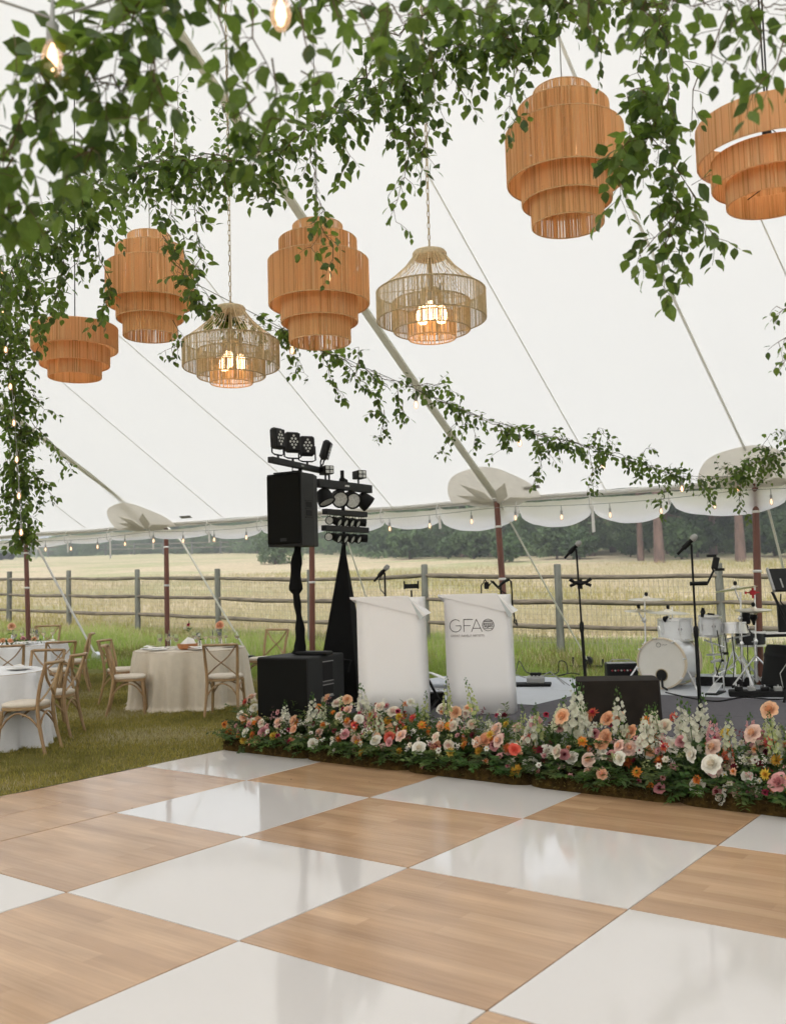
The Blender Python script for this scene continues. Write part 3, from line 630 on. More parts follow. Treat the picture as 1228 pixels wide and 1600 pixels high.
# ------------------------------------------------------------------ dance floor panels
def floor_mats():
    out = []
    for nm in ('white', 'wood'):
        m = bpy.data.materials.new('floor_'+nm); m.use_nodes = True; nt = m.node_tree; N = nt.nodes; L = nt.links; p = N['Principled BSDF']
        tc = N.new('ShaderNodeTexCoord'); oi = N.new('ShaderNodeObjectInfo')
        def noise(sc, st, det=6, off=True):
            mp = N.new('ShaderNodeMapping'); mp.inputs['Scale'].default_value = st; L.new(tc.outputs['Object'], mp.inputs[0])
            if off:
                mu = N.new('ShaderNodeMath'); mu.operation = 'MULTIPLY'; mu.inputs[1].default_value = 37; L.new(oi.outputs['Random'], mu.inputs[0])
                cx = N.new('ShaderNodeCombineXYZ'); L.new(mu.outputs[0], cx.inputs[0]); L.new(mu.outputs[0], cx.inputs[1]); L.new(cx.outputs[0], mp.inputs['Location'])
            n = N.new('ShaderNodeTexNoise'); n.inputs['Scale'].default_value = sc; n.inputs['Detail'].default_value = det; L.new(mp.outputs[0], n.inputs[0]); return n.outputs['Fac']
        if nm == 'white':
            r = N.new('ShaderNodeValToRGB'); L.new(noise(2, (1, 1, 1)), r.inputs[0]); r.color_ramp.elements[0].color = (.625, .595, .575, 1); r.color_ramp.elements[1].color = (.66, .63, .61, 1)
            L.new(r.outputs[0], p.inputs['Base Color'])
            rr = N.new('ShaderNodeMapRange'); rr.inputs[3].default_value = .045; rr.inputs[4].default_value = .11; L.new(noise(3.5, (1, 1, 1)), rr.inputs[0]); L.new(rr.outputs[0], p.inputs['Roughness'])
            p.inputs['Specular IOR Level'].default_value = .62
        else:
            # printed strip flooring running along the panel
            br = N.new('ShaderNodeTexBrick'); mp = N.new('ShaderNodeMapping'); L.new(tc.outputs['Object'], mp.inputs[0])
            mu = N.new('ShaderNodeMath'); mu.operation = 'MULTIPLY'; mu.inputs[1].default_value = 3.7; L.new(oi.outputs['Random'], mu.inputs[0])
            cx = N.new('ShaderNodeCombineXYZ'); L.new(mu.outputs[0], cx.inputs[0]); L.new(cx.outputs[0], mp.inputs['Location']); L.new(mp.outputs[0], br.inputs[0])
            br.offset = .37; br.inputs['Scale'].default_value = 1; br.inputs['Brick Width'].default_value = .91; br.inputs['Row Height'].default_value = .1016; br.inputs['Mortar Size'].default_value = .0007
            br.inputs['Color1'].default_value = (.445, .28, .165, 1); br.inputs['Color2'].default_value = (.55, .365, .225, 1); br.inputs['Mortar'].default_value = (.42, .26, .15, 1); br.inputs['Bias'].default_value = 0
            r = N.new('ShaderNodeValToRGB'); L.new(noise(2.6, (.5, 2.2, 1)), r.inputs[0]); r.color_ramp.elements[0].position = .3; r.color_ramp.elements[1].position = .7
            r.color_ramp.elements[0].color = (.76, .72, .68, 1); r.color_ramp.elements[1].color = (1.14, 1.12, 1.08, 1)
            mx = N.new('ShaderNodeMix'); mx.data_type = 'RGBA'; mx.blend_type = 'MULTIPLY'; mx.inputs[0].default_value = .9
            L.new(br.outputs['Color'], mx.inputs[6]); L.new(r.outputs[0], mx.inputs[7]); 
            r2 = N.new('ShaderNodeValToRGB'); L.new(noise(16, (.1, 4, 1), 8), r2.inputs[0]); r2.color_ramp.elements[0].position = .35; r2.color_ramp.elements[1].position = .65
            r2.color_ramp.elements[0].color = (.92, .915, .90, 1); r2.color_ramp.elements[1].color = (1.05, 1.05, 1.04, 1)
            mx2 = N.new('ShaderNodeMix'); mx2.data_type = 'RGBA'; mx2.blend_type = 'MULTIPLY'; mx2.inputs[0].default_value = 1; L.new(mx.outputs[2], mx2.inputs[6]); L.new(r2.outputs[0], mx2.inputs[7])
            L.new(mx2.outputs[2], p.inputs['Base Color'])
            rr = N.new('ShaderNodeMapRange'); rr.inputs[3].default_value = .15; rr.inputs[4].default_value = .28; L.new(noise(4, (1, 1, 1)), rr.inputs[0]); L.new(rr.outputs[0], p.inputs['Roughness'])
            p.inputs['Specular IOR Level'].default_value = .55
        nb = noise(1.3, (1, 1, 1), 2); bp = N.new('ShaderNodeBump'); bp.inputs['Strength'].default_value = .10; bp.inputs['Distance'].default_value = .01
        L.new(nb, bp.inputs['Height']); L.new(bp.outputs[0], p.inputs['Normal'])
        out.append(m)
    return out
M_fw, M_fwood = floor_mats()
M_fgap = mat('floor_joint', (.16, .15, .14), .5, .3, var=.1)
df = bpy.data.objects.new('dance_floor', None); COL.objects.link(df); df['kind'] = 'structure'
def panel_mesh(w, h, m):
    mb = MB(); mb.box((w/2, h/2, -.0125), (w-.007, h-.007, .025), bev=.0016); return mb.mesh('panel', m, 25)
pm = {('w', 1): panel_mesh(T, T, M_fw), ('o', 1): panel_mesh(T, T, M_fwood), ('o', .5): panel_mesh(T/2, T, M_fwood)}
for iu in range(-3, 6):
    for iv in range(-5, 3):
        p = G(iu, iv); white = (iu+iv) % 2 != 0
        z = random.uniform(-.0012, .0012)
        if (iu, iv) == (-3, 0):
            for k in (0, 1):
                q = G(iu+.5*k, iv); link('panel', pm[('o', .5)], df, M=place((q.x, q.y, z), YAW))
        else: link('panel', pm[('w' if white else 'o', 1)], df, M=place((p.x, p.y, z), YAW))
a, b, c, d = [G(*q, -.014) for q in ((-3, -5), (6, -5), (6, 3), (-3, 3))]
MB().add([a, b, c, d], [(0, 1, 2, 3)]).build('joint_bed', M_fgap, df, None)
mb = MB(); o0, o1 = G(-3.003, -5), G(-3.003, 3); e = -GU*.055
mb.add([(o0.x, o0.y, .001), (o1.x, o1.y, .001), (o1.x+e.x, o1.y+e.y, -.026), (o0.x+e.x, o0.y+e.y, -.026), (o0.x+e.x, o0.y+e.y, -.04), (o1.x+e.x, o1.y+e.y, -.04)], [(0, 1, 2, 3), (3, 2, 5, 4)])
mb.build('edge_ramp', M_white, df, None)
mb = MB(); 
for k in range(7):
    q = G(random.uniform(-2.9, 1.5), random.uniform(.6, 2.6)); mb.box((q.x, q.y, .003), (random.uniform(.004, .009),)*2+(.002,))
mb.build('fallen_petal_bits', M_soil, df, None, kind='stuff')

# ------------------------------------------------------------------ stage
SZ = .30
def SP(u, v, z=SZ): q = GU*u + GV*v; return Vector((q.x, q.y, z))
SU0, SU1, SV0, SV1 = -6.95, .4, 6.98, 10.7
def stage_box(name, u0, u1, v0, v1, z0, z1, m, parent):
    V = [SP(u, v, z) for z in (z0, z1) for (u, v) in ((u0, v0), (u1, v0), (u1, v1), (u0, v1))]
    return MB().add(V, [(0, 3, 2, 1), (4, 5, 6, 7), (0, 1, 5, 4), (1, 2, 6, 5), (2, 3, 7, 6), (3, 0, 4, 7)]).build(name, m, parent, None)
stage = thing('stage', 'low grey carpeted band stage behind the flower border', 'stage')
nu, nv = 3, 3
for i in range(nu):
    for j in range(nv):
        a0, a1 = SU0+(SU1-SU0)*i/nu, SU0+(SU1-SU0)*(i+1)/nu; b0, b1 = SV0+(SV1-SV0)*j/nv, SV0+(SV1-SV0)*(j+1)/nv
        light = (j == 2) or (i == 1 and j == 1)
        stage_box('deck_panel', a0+.004, a1-.004, b0+.004, b1-.004, SZ-.04, SZ, M_rugw if (j == 2 and i < 2) or (i == 0 and j == 1) else M_stage, stage)
stage_box('edge_trim', SU0-.03, SU1, SV0-.03, SV0-.002, SZ-.15, SZ-.004, M_edge, stage)
stage_box('edge_trim', SU0-.032, SU0-.002, SV0, SV1, SZ-.15, SZ-.004, M_edge, stage)
stage_box('skirt', SU0+.01, SU1, SV0+.02, SV1, -.04, SZ-.045, M_cloth_b, stage)

# ------------------------------------------------------------------ sub and loudspeaker
def on(px, py, d, z=SZ): p = W(px, py, d); p.z = z; return p
sp = on(470, 1000, 9.15); RZ = rad(-27)     # front of the box turned to the left
sub = thing('subwoofer', 'large black subwoofer cabinet standing on the stage corner with a pole on top', 'subwoofer', sp, RZ)
MB().box((0, 0, .275), (.56, .66, .55), bev=.012).build('cabinet', M_spk2, sub)
MB().box((0, -.336, .275), (.54, .02, .53), bev=.008).build('grille', M_grill, sub)
for z, h, m in ((.40, .17, M_hole), (.22, .10, M_hole)):
    q = MB(); q.box((.281, .02, z), (.006, .17, h), bev=.003); q.build('handle_recess', m, sub)
MB().box((.286, .02, .175), (.01, .15, .022), bev=.004).build('handle_bar', M_gcord, sub)
for z, h in ((.40, .17), (.22, .10)):
    for zz in (z-h/2-.006, z+h/2+.006): MB().box((.282, .02, zz), (.010, .19, .008)).build('handle_rim', M_gcord, sub)
MB().tube([(.18, .31, .5), (.34, .36, .47), (.32, .34, .36)], .01, 5).build('cable', M_black, sub)
for sx in (-1, 1):
    for sy in (-1, 1): MB().lathe([(0, -.012), (.02, -.012), (.02, .0)], 8, place((sx*.23, sy*.28, 0))).build('foot', M_black, sub)
pol = thing('speaker_pole', 'black cloth-wrapped pole rising from the subwoofer to the loudspeaker', 'speaker pole', (sp.x-.02, sp.y, SZ+.552), RZ)
P = []; R = []
for i in range(26):
    t = i/25; r = .042+.012*math.sin(9*t+1)+.006*math.sin(31*t)
    if .56 < t < .66: r = .066
    if t < .04: r = .075
    P.append((.015*math.sin(7*t), .01*math.cos(5*t), t*1.03)); R.append(r)
P[0] = (0, 0, 0)
MB().tube(P, R, 12).build('cloth_sleeve', M_cloth_b, pol)
MB().box((.17, 0, .018), (.34, .14, .034), bev=.01).build('base_plate', M_black, pol)
spk = thing('loudspeaker', 'black two-way loudspeaker cabinet raised on the cloth-wrapped pole', 'loudspeaker', (sp.x-.02, sp.y, SZ+.552+1.03), RZ)
mb = MB(); prof = [(-.19, -.20), (.19, -.20), (.19, .02), (.12, .20), (-.12, .20), (-.19, .02)]
V = [(x, y, z) for z in (0, .69) for x, y in prof]; mb.add(V, [tuple(range(6))[::-1], tuple(range(6, 12))]+[(k, (k+1) % 6, 6+(k+1) % 6, 6+k) for k in range(6)])
mb.build('cabinet', M_spk2, spk, 20)
MB().box((0, -.212, .35), (.372, .024, .66), bev=.01).build('grille', M_grill, spk)
MB().box((0, -.227, .06), (.07, .008, .03), bev=.002).build('badge', M_spk2, spk)
MB().box((.05, -.214, .695), (.30, .03, .012)).build('trim', M_black, spk)
for z in (.30, .38):
    MB().box((.192, -.07, z+.01), (.006, .10, .055), bev=.002).build('handle_recess', M_hole, spk)
for z in (.265, .348, .425): MB().box((.193, -.07, z), (.008, .125, .012)).build('handle_rim', M_black, spk)

# ------------------------------------------------------------------ lights bar on the speaker
def par_can(parent, M, sc=1.0):
    """flat LED par: housing with bevelled corners, lens dots, yoke"""
    h = MB().box((0, 0, .17), (.155, .075, .20), bev=.022).build('lamp_housing', M_spk2, parent, 30, loc=M)
    f = MB().box((0, -.040, .17), (.135, .012, .175), bev=.012).build('face', M_black, h)
    for (x, z) in [(0, .17), (.035, .17), (-.035, .17), (.018, .20), (-.018, .20), (.018, .14), (-.018, .14), (.0, .228), (0, .112)]:
        MB().lathe([(0, 0), (.011, 0), (.013, -.004)], 8, place((x, -.047, z), rx=PI/2)).build('lens', M_lens, h, None)
    MB().tube([(-.083, 0, .17), (-.085, 0, .03), (-.05, 0, .015), (.05, 0, .015), (.085, 0, .03), (.083, 0, .17)], .008, 6).build('yoke', M_black, h)
    MB().tube([(0, 0, -.02), (0, 0, .02)], .012, 6).build('bolt', M_black, h)
tb = Vector((sp.x-.02, sp.y, SZ+.552+1.03+.69))
b0 = W(424, 717, 8.72); b1 = W(509, 738, 9.72)
lb = thing('light_bar', 'black bar with four square LED par lamps tilted up on top of the loudspeaker', 'stage light bar', (b0+b1)/2, math.atan2((b1-b0).y, (b1-b0).x))
BL = (b1-b0).length
BY = lb.rotation_euler.z
MB().box((0, 0, 0), (BL+.04, .06, .055), bev=.004).build('bar', M_spk2, lb)
par_can(lb, place((-.42, 0, .045), rad(58)-BY, rx=-.05)); par_can(lb, place((-.14, 0, .045), rad(28)-BY, rx=-.05)); par_can(lb, place((.15, 0, .045), rad(20)-BY, rx=-.05)); par_can(lb, place((.44, 0, .045), rad(86)-BY, ry=.0, rx=.30))
MB().tube([(.0, .0, -.02), (.0, 0, tb.z-((b0+b1)/2).z+.0)], .02, 8).build('clamp_post', M_black, lb)
MB().tube([(-.15, 0, -.03), (-.12, .02, -.06), (-.02, .01, -.05), (.1, .02, -.02)], .006, 5).build('cable', M_black, lb)
MB().box((0, -.028, .0), (.05, .004, .014)).build('label_plate', M_lens, lb)

# ------------------------------------------------------------------ lighting tree with triangular scrim
tp_ = on(541, 1000, 9.75)
tree_l = thing('lighting_stand', 'black tripod lighting stand hidden in a tall triangular black scrim with three rows of lamps', 'lighting stand', tp_, rad(56))
def zt(py): return W(541, py, 9.75).z - SZ
apex = zt(848)
mb = MB(); V = [(0, 0, apex), (-.30, -.22, 0), (.27, -.34, 0), (.10, .42, 0)]
mb.add([(x*(1-t)+0*t, y*(1-t), t*apex) for t in (0,) for (x, y) in ((-.32, -.18), (.16, -.34), (.20, .40))]+[(-.015, -.01, apex), (.015, -.015, apex), (0, .02, apex)], [(0, 1, 4, 3), (1, 2, 5, 4), (2, 0, 3, 5)])
mb.build('scrim', M_cloth_b, tree_l, None).rotation_euler.z = rad(-62)
MB().tube([(0, 0, 0), (0, 0, zt(735))], .02, 10).build('mast', M_black, tree_l)
def bar(zc, L, h, px=0):
    return MB().box((px, -.03, zc), (L, .06, h), bev=.004).build('cross_bar', M_spk2, tree_l)
bz = [zt(760), zt(802), zt(827)]
B1 = bar(bz[0], .90, .085); B2 = bar(bz[1], .70, .055); B3 = bar(bz[2], .74, .055)
MB().box((0, -.062, bz[0]), (.07, .004, .018)).build('label_plate', M_lens, B1)
for x in (-.26, .30):   # two box lights above
    h = MB().box((x, 0, bz[0]+.145), (.10, .15, .085), Matrix.Translation((x, 0, 0)) @ rotm(0, 0, -.5) @ Matrix.Translation((-x, 0, 0)), bev=.006).build('box_lamp', M_spk, tree_l)
    Mx = Matrix.Translation((x, 0, 0)) @ rotm(0, 0, -.5) @ Matrix.Translation((-x, 0, 0))
    for dx in (-.022, .022):
        for dz in (-.02, .02): MB().box((x+dx, -.078, bz[0]+.145+dz), (.034, .006, .030), Mx).build('lens', M_lens, h, None)
    MB().tube([(x-.02, 0, bz[0]+.02), (x-.02, 0, bz[0]+.11)], .011, 6).build('bracket', M_black, h)
    if x < 0: MB().tube([(x+.04, 0, bz[0]+.02), (x+.04, 0, bz[0]+.11)], .011, 6).build('bracket', M_black, h)
mh = MB(); mh.ball((.0, 0, bz[0]+.065), .035, 12); mh.ball((.05, 0, bz[0]+.055), .03, 10); mh.build('moving_head', M_spk, tree_l)
def can(x, z, rx, rz, r, L, m=M_spk, name='par_lamp'):
    M = Matrix.Translation((x, -.02, z)) @ rotm(rx, 0, rz)
    o = MB().lathe([(0, L*.5), (r*.55, L*.48), (r*.85, L*.3), (r, -L*.2), (r*1.02, -L*.5), (r*.9, -L*.5), (r*.85, -L*.4), (0, -L*.4)], 14, M).build(name, m, tree_l, 35)
    MB().lathe([(r*.84, -L*.43), (0, -L*.44)], 12, M).build('lens', M_lens, o, 35)
    return o
for x, rx, rz in ((-.33, -.5, 0), (-.10, -1.2, -.6), (.11, -1.2, -.5), (.34, -.9, .9)):
    can(x, bz[0]-.125, rx, rz, .088, .15)
    MB().tube([(x-.03, -.02, bz[0]-.03), (x-.035, -.02, bz[0]-.11)], .007, 5).build('yoke', M_black, tree_l); MB().tube([(x+.03, -.02, bz[0]-.03), (x+.035, -.02, bz[0]-.11)], .007, 5).build('yoke', M_black, tree_l)
for zc, n_, L_ in ((bz[1], 6, .64), (bz[2], 6, .68)):
    for i in range(n_):
        x = -L_/2+L_*(i+.5)/n_; can(x, zc-.085, -1.15 if i not in (0, n_-1) else -1.5, (-.8 if i == 0 else .8 if i == n_-1 else .15), .042, .12, name='pin_spot')
        for dx in (-.018, .018): MB().tube([(x+dx, -.02, zc-.02), (x+dx, -.02, zc-.075)], .0045, 4).build('yoke', M_black, tree_l)
MB().tube([(-.1, 0, bz[2]-.1), (-.04, -.02, bz[2]-.16), (.05, 0, bz[2]-.15), (.03, 0, bz[2]-.05)], .005, 5).build('cable', M_black, tree_l)

# ------------------------------------------------------------------ lecterns
def lectern(px, d, rz, label, h=1.075, w=.60):
    p = on(px, 1000, d); t = thing('lectern', label, 'lectern', p, rz)
    mb = MB(); n = 10
    def outer(k, z):   # front panel rounding into a right-hand wing
        return None
    # front sheet
    V = []; F = []; cols = [(-w/2, 0), (-w/4, -.006), (0, -.008), (w/4, -.004), (w/2-.06, 0), (w/2-.03, .004), (w/2-.01, .018), (w/2, .045), (w/2+.002, .12), (w/2+.004, .22)]
    zs = [0, .25, .5, .75, h-.16, h-.10, h-.05, h]
    for z in zs:
        tpr = 1 - .03*(z/h)
        for (x, y) in cols: V.append((x*tpr+.012*(1-z/h), y, z))
    nc = len(cols); F = [(j*nc+i, j*nc+i+1, (j+1)*nc+i+1, (j+1)*nc+i) for j in range(len(zs)-1) for i in range(nc-1)]
    mb.add(V, F); o = mb.build('front_panel', M_lect, t, 60)
    md = o.modifiers.new('thickness', 'SOLIDIFY'); md.thickness = .006; md.offset = 1
    MB().add([(-w/2+.01, .0, 0), (-w/2+.01, .24, 0), (-w/2+.02, .24, h-.12), (-w/2+.02, 0, h)], [(0, 1, 2, 3)]).build('side_panel', M_lect, t, None)
    # sloping top with overhang and folded wing at the right
    mb = MB(); mb.add([(-w/2-.045, -.03, h-.004), (w/2-.10, -.03, h-.004), (w/2+.03, -.02, h-.175), (w/2+.045, .14, h-.16), (w/2-.05, .30, h-.10), (-w/2-.02, .30, h-.10),
                       (-w/2-.045, -.03, h+.012), (w/2-.105, -.03, h+.012), (w/2+.055, -.02, h-.165), (w/2+.07, .14, h-.15), (w/2-.04, .30, h-.085), (-w/2-.02, .30, h-.085)],
                      [(5, 4, 3, 2, 1, 0), (6, 7, 8, 9, 10, 11), (0, 1, 7, 6), (1, 2, 8, 7), (2, 3, 9, 8), (3, 4, 10, 9), (4, 5, 11, 10), (5, 0, 6, 11)])
    mb.build('top_board', M_lect, t, None)
    mb = MB(); mb.add([(w/2-.105, -.032, h+.0), (w/2-.085, -.028, h-.02), (w/2+.0, -.024, h-.21), (w/2+.035, -.024, h-.185)], [(0, 1, 2, 3)]); mb.build('wing_fold', M_lectg, t, None)
    return t
lec1 = lectern(607, 8.65, rad(-14), 'plain white lectern without lettering, just right of the black triangular scrim')
lec2 = lectern(745, 8.75, rad(-13), 'white lectern with thin dark lettering and a round music emblem on its front')
# lettering on the second lectern: flat raised print 1.5 mm proud, local frame y = -0.010
def stroke(mb, pts, w=.0055, y=-.0175):
    for (a, b) in zip(pts[:-1], pts[1:]):
        dx, dz = b[0]-a[0], b[1]-a[1]; L = math.hypot(dx, dz); nx_, nz_ = -dz/L*w/2, dx/L*w/2; ex, ez = dx/L*w*.3, dz/L*w*.3
        mb.add([(a[0]+nx_-ex, y, a[1]+nz_-ez), (a[0]-nx_-ex, y, a[1]-nz_-ez), (b[0]-nx_+ex, y, b[1]-nz_+ez), (b[0]+nx_+ex, y, b[1]+nz_+ez)], [(0, 1, 2, 3)])
H0 = .742; LH = .112; LX = -.245
def gl(x, z): return (LX+x*LH, H0+z*LH)
mb = MB()
arc = [gl(.50+.48*math.cos(a), .5+.50*math.sin(a)) for a in np.linspace(rad(48), rad(330), 26)]
stroke(mb, arc+[gl(.96, .50), gl(.55, .50)][:0]); stroke(mb, [arc[-1], gl(.93, .30), gl(.93, .50), gl(.52, .50)])
mb.build('letter_g', M_ink, lec2, None)
mb = MB(); stroke(mb, [gl(1.18, 0), gl(1.18, 1), gl(1.92, 1)]); stroke(mb, [gl(1.18, .5), gl(1.72, .5)]); mb.build('letter_f', M_ink, lec2, None)
mb = MB(); stroke(mb, [gl(1.80, 0), gl(2.22, 1), gl(2.66, 0)]); stroke(mb, [gl(1.95, .27), gl(2.50, .27)]); mb.build('letter_a', M_ink, lec2, None)
mb = MB(); cx, cz, rr = LX+3.17*LH, H0+.52*LH, .053
circ = [(cx+rr*math.cos(a), cz+rr*math.sin(a)) for a in np.linspace(0, 2*PI, 33)]; stroke(mb, circ, .004)
for k in (-2, -1, 0, 1, 2):
    z = cz+k*.0165; q = math.sqrt(max(0, rr*rr-(z-cz)**2)); stroke(mb, [(cx-q, z), (cx+q, z)], .0042)
for (nx_, nz_, hh) in ((-.020, -.012, .028), (-.002, -.020, .030), (.016, -.012, .028), (.034, -.002, .022), (-.034, .002, .02)):
    stroke(mb, [(cx+nx_, cz+nz_), (cx+nx_, cz+nz_+hh)], .004, -.0185); mb.box((cx+nx_-.004, -.0185, cz+nz_), (.012, .002, .008))
stroke(mb, [(cx-.020, cz+.016), (cx+.016, cz+.016)], .005, -.0185); stroke(mb, [(cx-.04, cz+.036), (cx+.04, cz+.036)], .006, -.0185)
mb.build('emblem', M_ink, lec2, None)
tx = bpy.data.curves.new('small_lettering', 'FONT'); tx.body = 'GREAT FAMILY ARTISTS'; tx.size = .029; tx.extrude = .0005; tx.space_character = 1.02
to = bpy.data.objects.new('small_lettering_source', tx); COL.objects.link(to)
dg = bpy.context.evaluated_depsgraph_get(); me = bpy.data.meshes.new_from_object(to.evaluated_get(dg)); bpy.data.objects.remove(to)
me.materials.clear(); me.materials.append(M_inkg)
link('small_lettering', me, lec2, M=place((LX+.005, -.0175, H0-.045), rx=PI/2))

# ------------------------------------------------------------------ microphones and stands
def mic(parent, p, rx, rz, sc=1):
    M = place(p, rz, rx=rx)
    b = MB().lathe([(0, -.16), (.011, -.16), (.013, -.05), (.019, .0), (.021, .005)], 12, M).build('microphone', M_spk, parent)
    MB().lathe([(.021, .005), (.027, .02), (.027, .04), (.018, .06), (0, .066)], 12, M).build('mic_head', M_gcord, b)
    MB().lathe([(.02, -.09), (.021, -.02), (.023, -.02), (.022, -.09)], 10, M).build('mic_clip', M_black, b)
def mic_stand(px, d, ztop, label, lean=0, rzm=0, rxm=.80, round_base=True, zb=SZ):
    p = on(px, 1000, d, zb); t = thing('microphone_stand', label, 'microphone stand', p)
    h = ztop-zb; bt = MB()
    if round_base: bt.lathe([(0, 0), (.13, 0), (.13, .012), (.03, .03), (.014, .04), (0, .04)], 24)
    else:
        for k in range(3): bt.tube([(0, 0, .12), (.28*math.cos(2.1*k+.3), .28*math.sin(2.1*k+.3), .012)], .011, 6)
    bt.build('base', M_black, t)
    MB().tube([(0, 0, .02), (lean*.5, 0, h*.5), (lean*.5, 0, h*.5+.001)], .0155, 10).build('lower_tube', M_black, t)
    MB().tube([(lean*.48, 0, h*.48), (lean, 0, h)], .0095, 8).build('upper_tube', M_black, t)
    MB().lathe([(.017, -.05), (.022, -.03), (.022, .03), (.014, .05)], 10, place((lean*.5, 0, h*.5))).build('clutch', M_black, t)
    mic(t, (lean, 0, h+.03), rxm, rzm); return t, h
t1, h1 = mic_stand(913, 9.1, W(907, 858, 9.1).z, 'straight microphone stand with a wing-shaped bracket, left of the drum kit behind the dark monitor', lean=-.04, rzm=1.25)
o = MB(); zz = W(910, 912, 9.1).z-SZ
for s in (-1, 1): o.tube([(-.02, -.02, zz), (s*.06-.02, -.03, zz+.015), (s*.10-.02, -.03, zz+.045)], [.025, .016, .02], 6); o.tube([(s*.05-.02, -.03, zz), (s*.10-.02, -.03, zz-.02)], [.016, .016], 6)
o.tube([(-.02, 0, zz-.05), (-.02, 0, zz+.04)], .025, 8); o.build('holder_bracket', M_black, t1)
t2, h2 = mic_stand(1088, 7.9, W(1088, 850, 7.9).z, 'straight microphone stand in front of the bass drum with a side phone arm', lean=-.0, rzm=1.25)
zz = W(1088, 912, 7.9).z-SZ
o = MB(); o.tube([(-.03, 0, zz), (.11, -.02, zz+.0)], .017, 8); o.tube([(.11, -.02, zz), (.165, -.02, zz+.10), (.155, -.02, zz+.13)], .009, 6); o.build('side_arm', M_black, t2)
o = MB(); o.box((.185, -.02, zz+.165), (.05, .03, .10), place((.185, -.02, zz+.165), ry=.25) @ Matrix.Translation((-.185, .02, -zz-.165)), bev=.006); o.box((.155, -.02, zz+.225), (.07, .04, .022)); o.box((.215, -.02, zz+.11), (.07, .04, .022)); o.build('phone_holder', M_black, t2)
t3, h3 = mic_stand(604, 9.6, W(604, 895, 9.6).z, 'microphone on a stand behind the plain white lectern', lean=0, rzm=1.25, round_base=False)
MB().tube([(-.02, 0, h3), (-.06, 0, h3-.08), (-.045, 0, h3-.17), (.0, 0, h3-.22)], .005, 5).build('mic_cable', M_black, t3)
ph = on(645, 1000, 9.5); t4 = thing('tablet_stand', 'black clamp holder on a thin stand between the plain lectern and a fence post', 'tablet stand', ph)
zz = W(645, 916, 9.5).z-SZ
MB().tube([(.02, 0, 0), (.0, 0, zz-.04)], .009, 8).build('tube', M_black, t4); MB().tube([(0, 0, zz-.05), (0, 0, zz)], .005, 6).build('joint', M_chrome, t4)
o = MB(); o.box((0, 0, zz), (.14, .03, .045), bev=.005); o.box((-.068, -.01, zz+.012), (.016, .045, .08), bev=.003); o.box((.068, -.01, zz+.012), (.016, .045, .08), bev=.003); o.build('clamp', M_black, t4)
for k in range(3): MB().tube([(.02, 0, .1), (.02+.22*math.cos(2.1*k), .22*math.sin(2.1*k), .01)], .009, 6).build('leg', M_black, t4)
# diagonal boom stand leg seen between the lecterns
bs = thing('boom_stand', 'black boom stand leaning between the two lecterns beside a small black box', 'boom stand', on(672, 1000, 9.2))
MB().tube([(.10, 0, .015), (-.02, 0, .26), (-.11, .0, .42)], [.013, .013, .009], 8).build('tube', M_black, bs); MB().tube([(-.02, 0, .24), (-.05, 0, .31)], .019, 8).build('clutch', M_black, bs)
for a in (0, 2.1, 4.2): MB().tube([(.06, 0, .09), (.06+.16*math.cos(a), .16*math.sin(a), .01)], .01, 6).build('leg', M_black, bs)
bx = thing('power_box', 'small black power box on the stage between the lecterns', 'power box', on(676, 1000, 9.35), .1)
MB().box((0, 0, .07), (.19, .12, .14), bev=.006).build('body', M_spk, bx); MB().box((0, -.062, .1), (.15, .004, .03)).build('socket_strip', M_hole, bx); MB().tube([(-.05, 0, .14), (-.05, 0, .17), (.05, 0, .17), (.05, 0, .14)], .006, 5).build('handle', M_chrome, bx)
# folded white sheet behind the gap
sh = on(676, 1040, 11.2)
mb = MB(); mb.grid(lambda a, b: ((a-.5)*.75, (b-.5)*.5, .05+.16*math.exp(-((a-.35)**2)*9)*(1-b*.4)+.012*math.sin(9*a+5*b)), 14, 8)
o = mb.build('folded_sheet', M_lect, None, 60, loc=sh); tag(o, 'crumpled white sheet lying on the stage between the two lecterns', 'sheet')
md = o.modifiers.new('thick', 'SOLIDIFY'); md.thickness = .01
# headset rig and pole clamp behind the second lectern
hr = thing('clip_on_boom', 'black gooseneck clamp and dangling strap fixed behind the lettered lectern', 'clamp arm', on(778, 1000, 9.6))
def rel(px, py, d=9.6): q = W(px, py, d); return (q.x-hr.location.x, q.y-hr.location.y, q.z-SZ)
MB().tube([rel(790, 1050), rel(786, 960), rel(782, 915)], .010, 8).build('tube', M_black, hr)
MB().tube([rel(752, 940), rel(752, 915), rel(758, 906), rel(764, 915), rel(770, 908), rel(778, 918), rel(786, 910), rel(796, 905)], [.006, .007, .009, .014, .009, .018, .016, .017], 6).build('gooseneck', M_black, hr)
MB().tube([rel(766, 907), rel(776, 917), rel(790, 928), rel(800, 932), rel(799, 908)], .007, 6).build('arm', M_black, hr)
MB().tube([rel(797, 906), rel(800, 925), rel(800, 945), rel(804, 966), rel(803, 972), rel(808, 978), rel(806, 968)], [.006, .007, .012, .008, .012, .012, .008], 6).build('strap', M_black, hr)
MB().box((0, 0, 0), (.045, .03, .07), bev=.006).build('clamp_body', M_black, hr, loc=rel(760, 915))

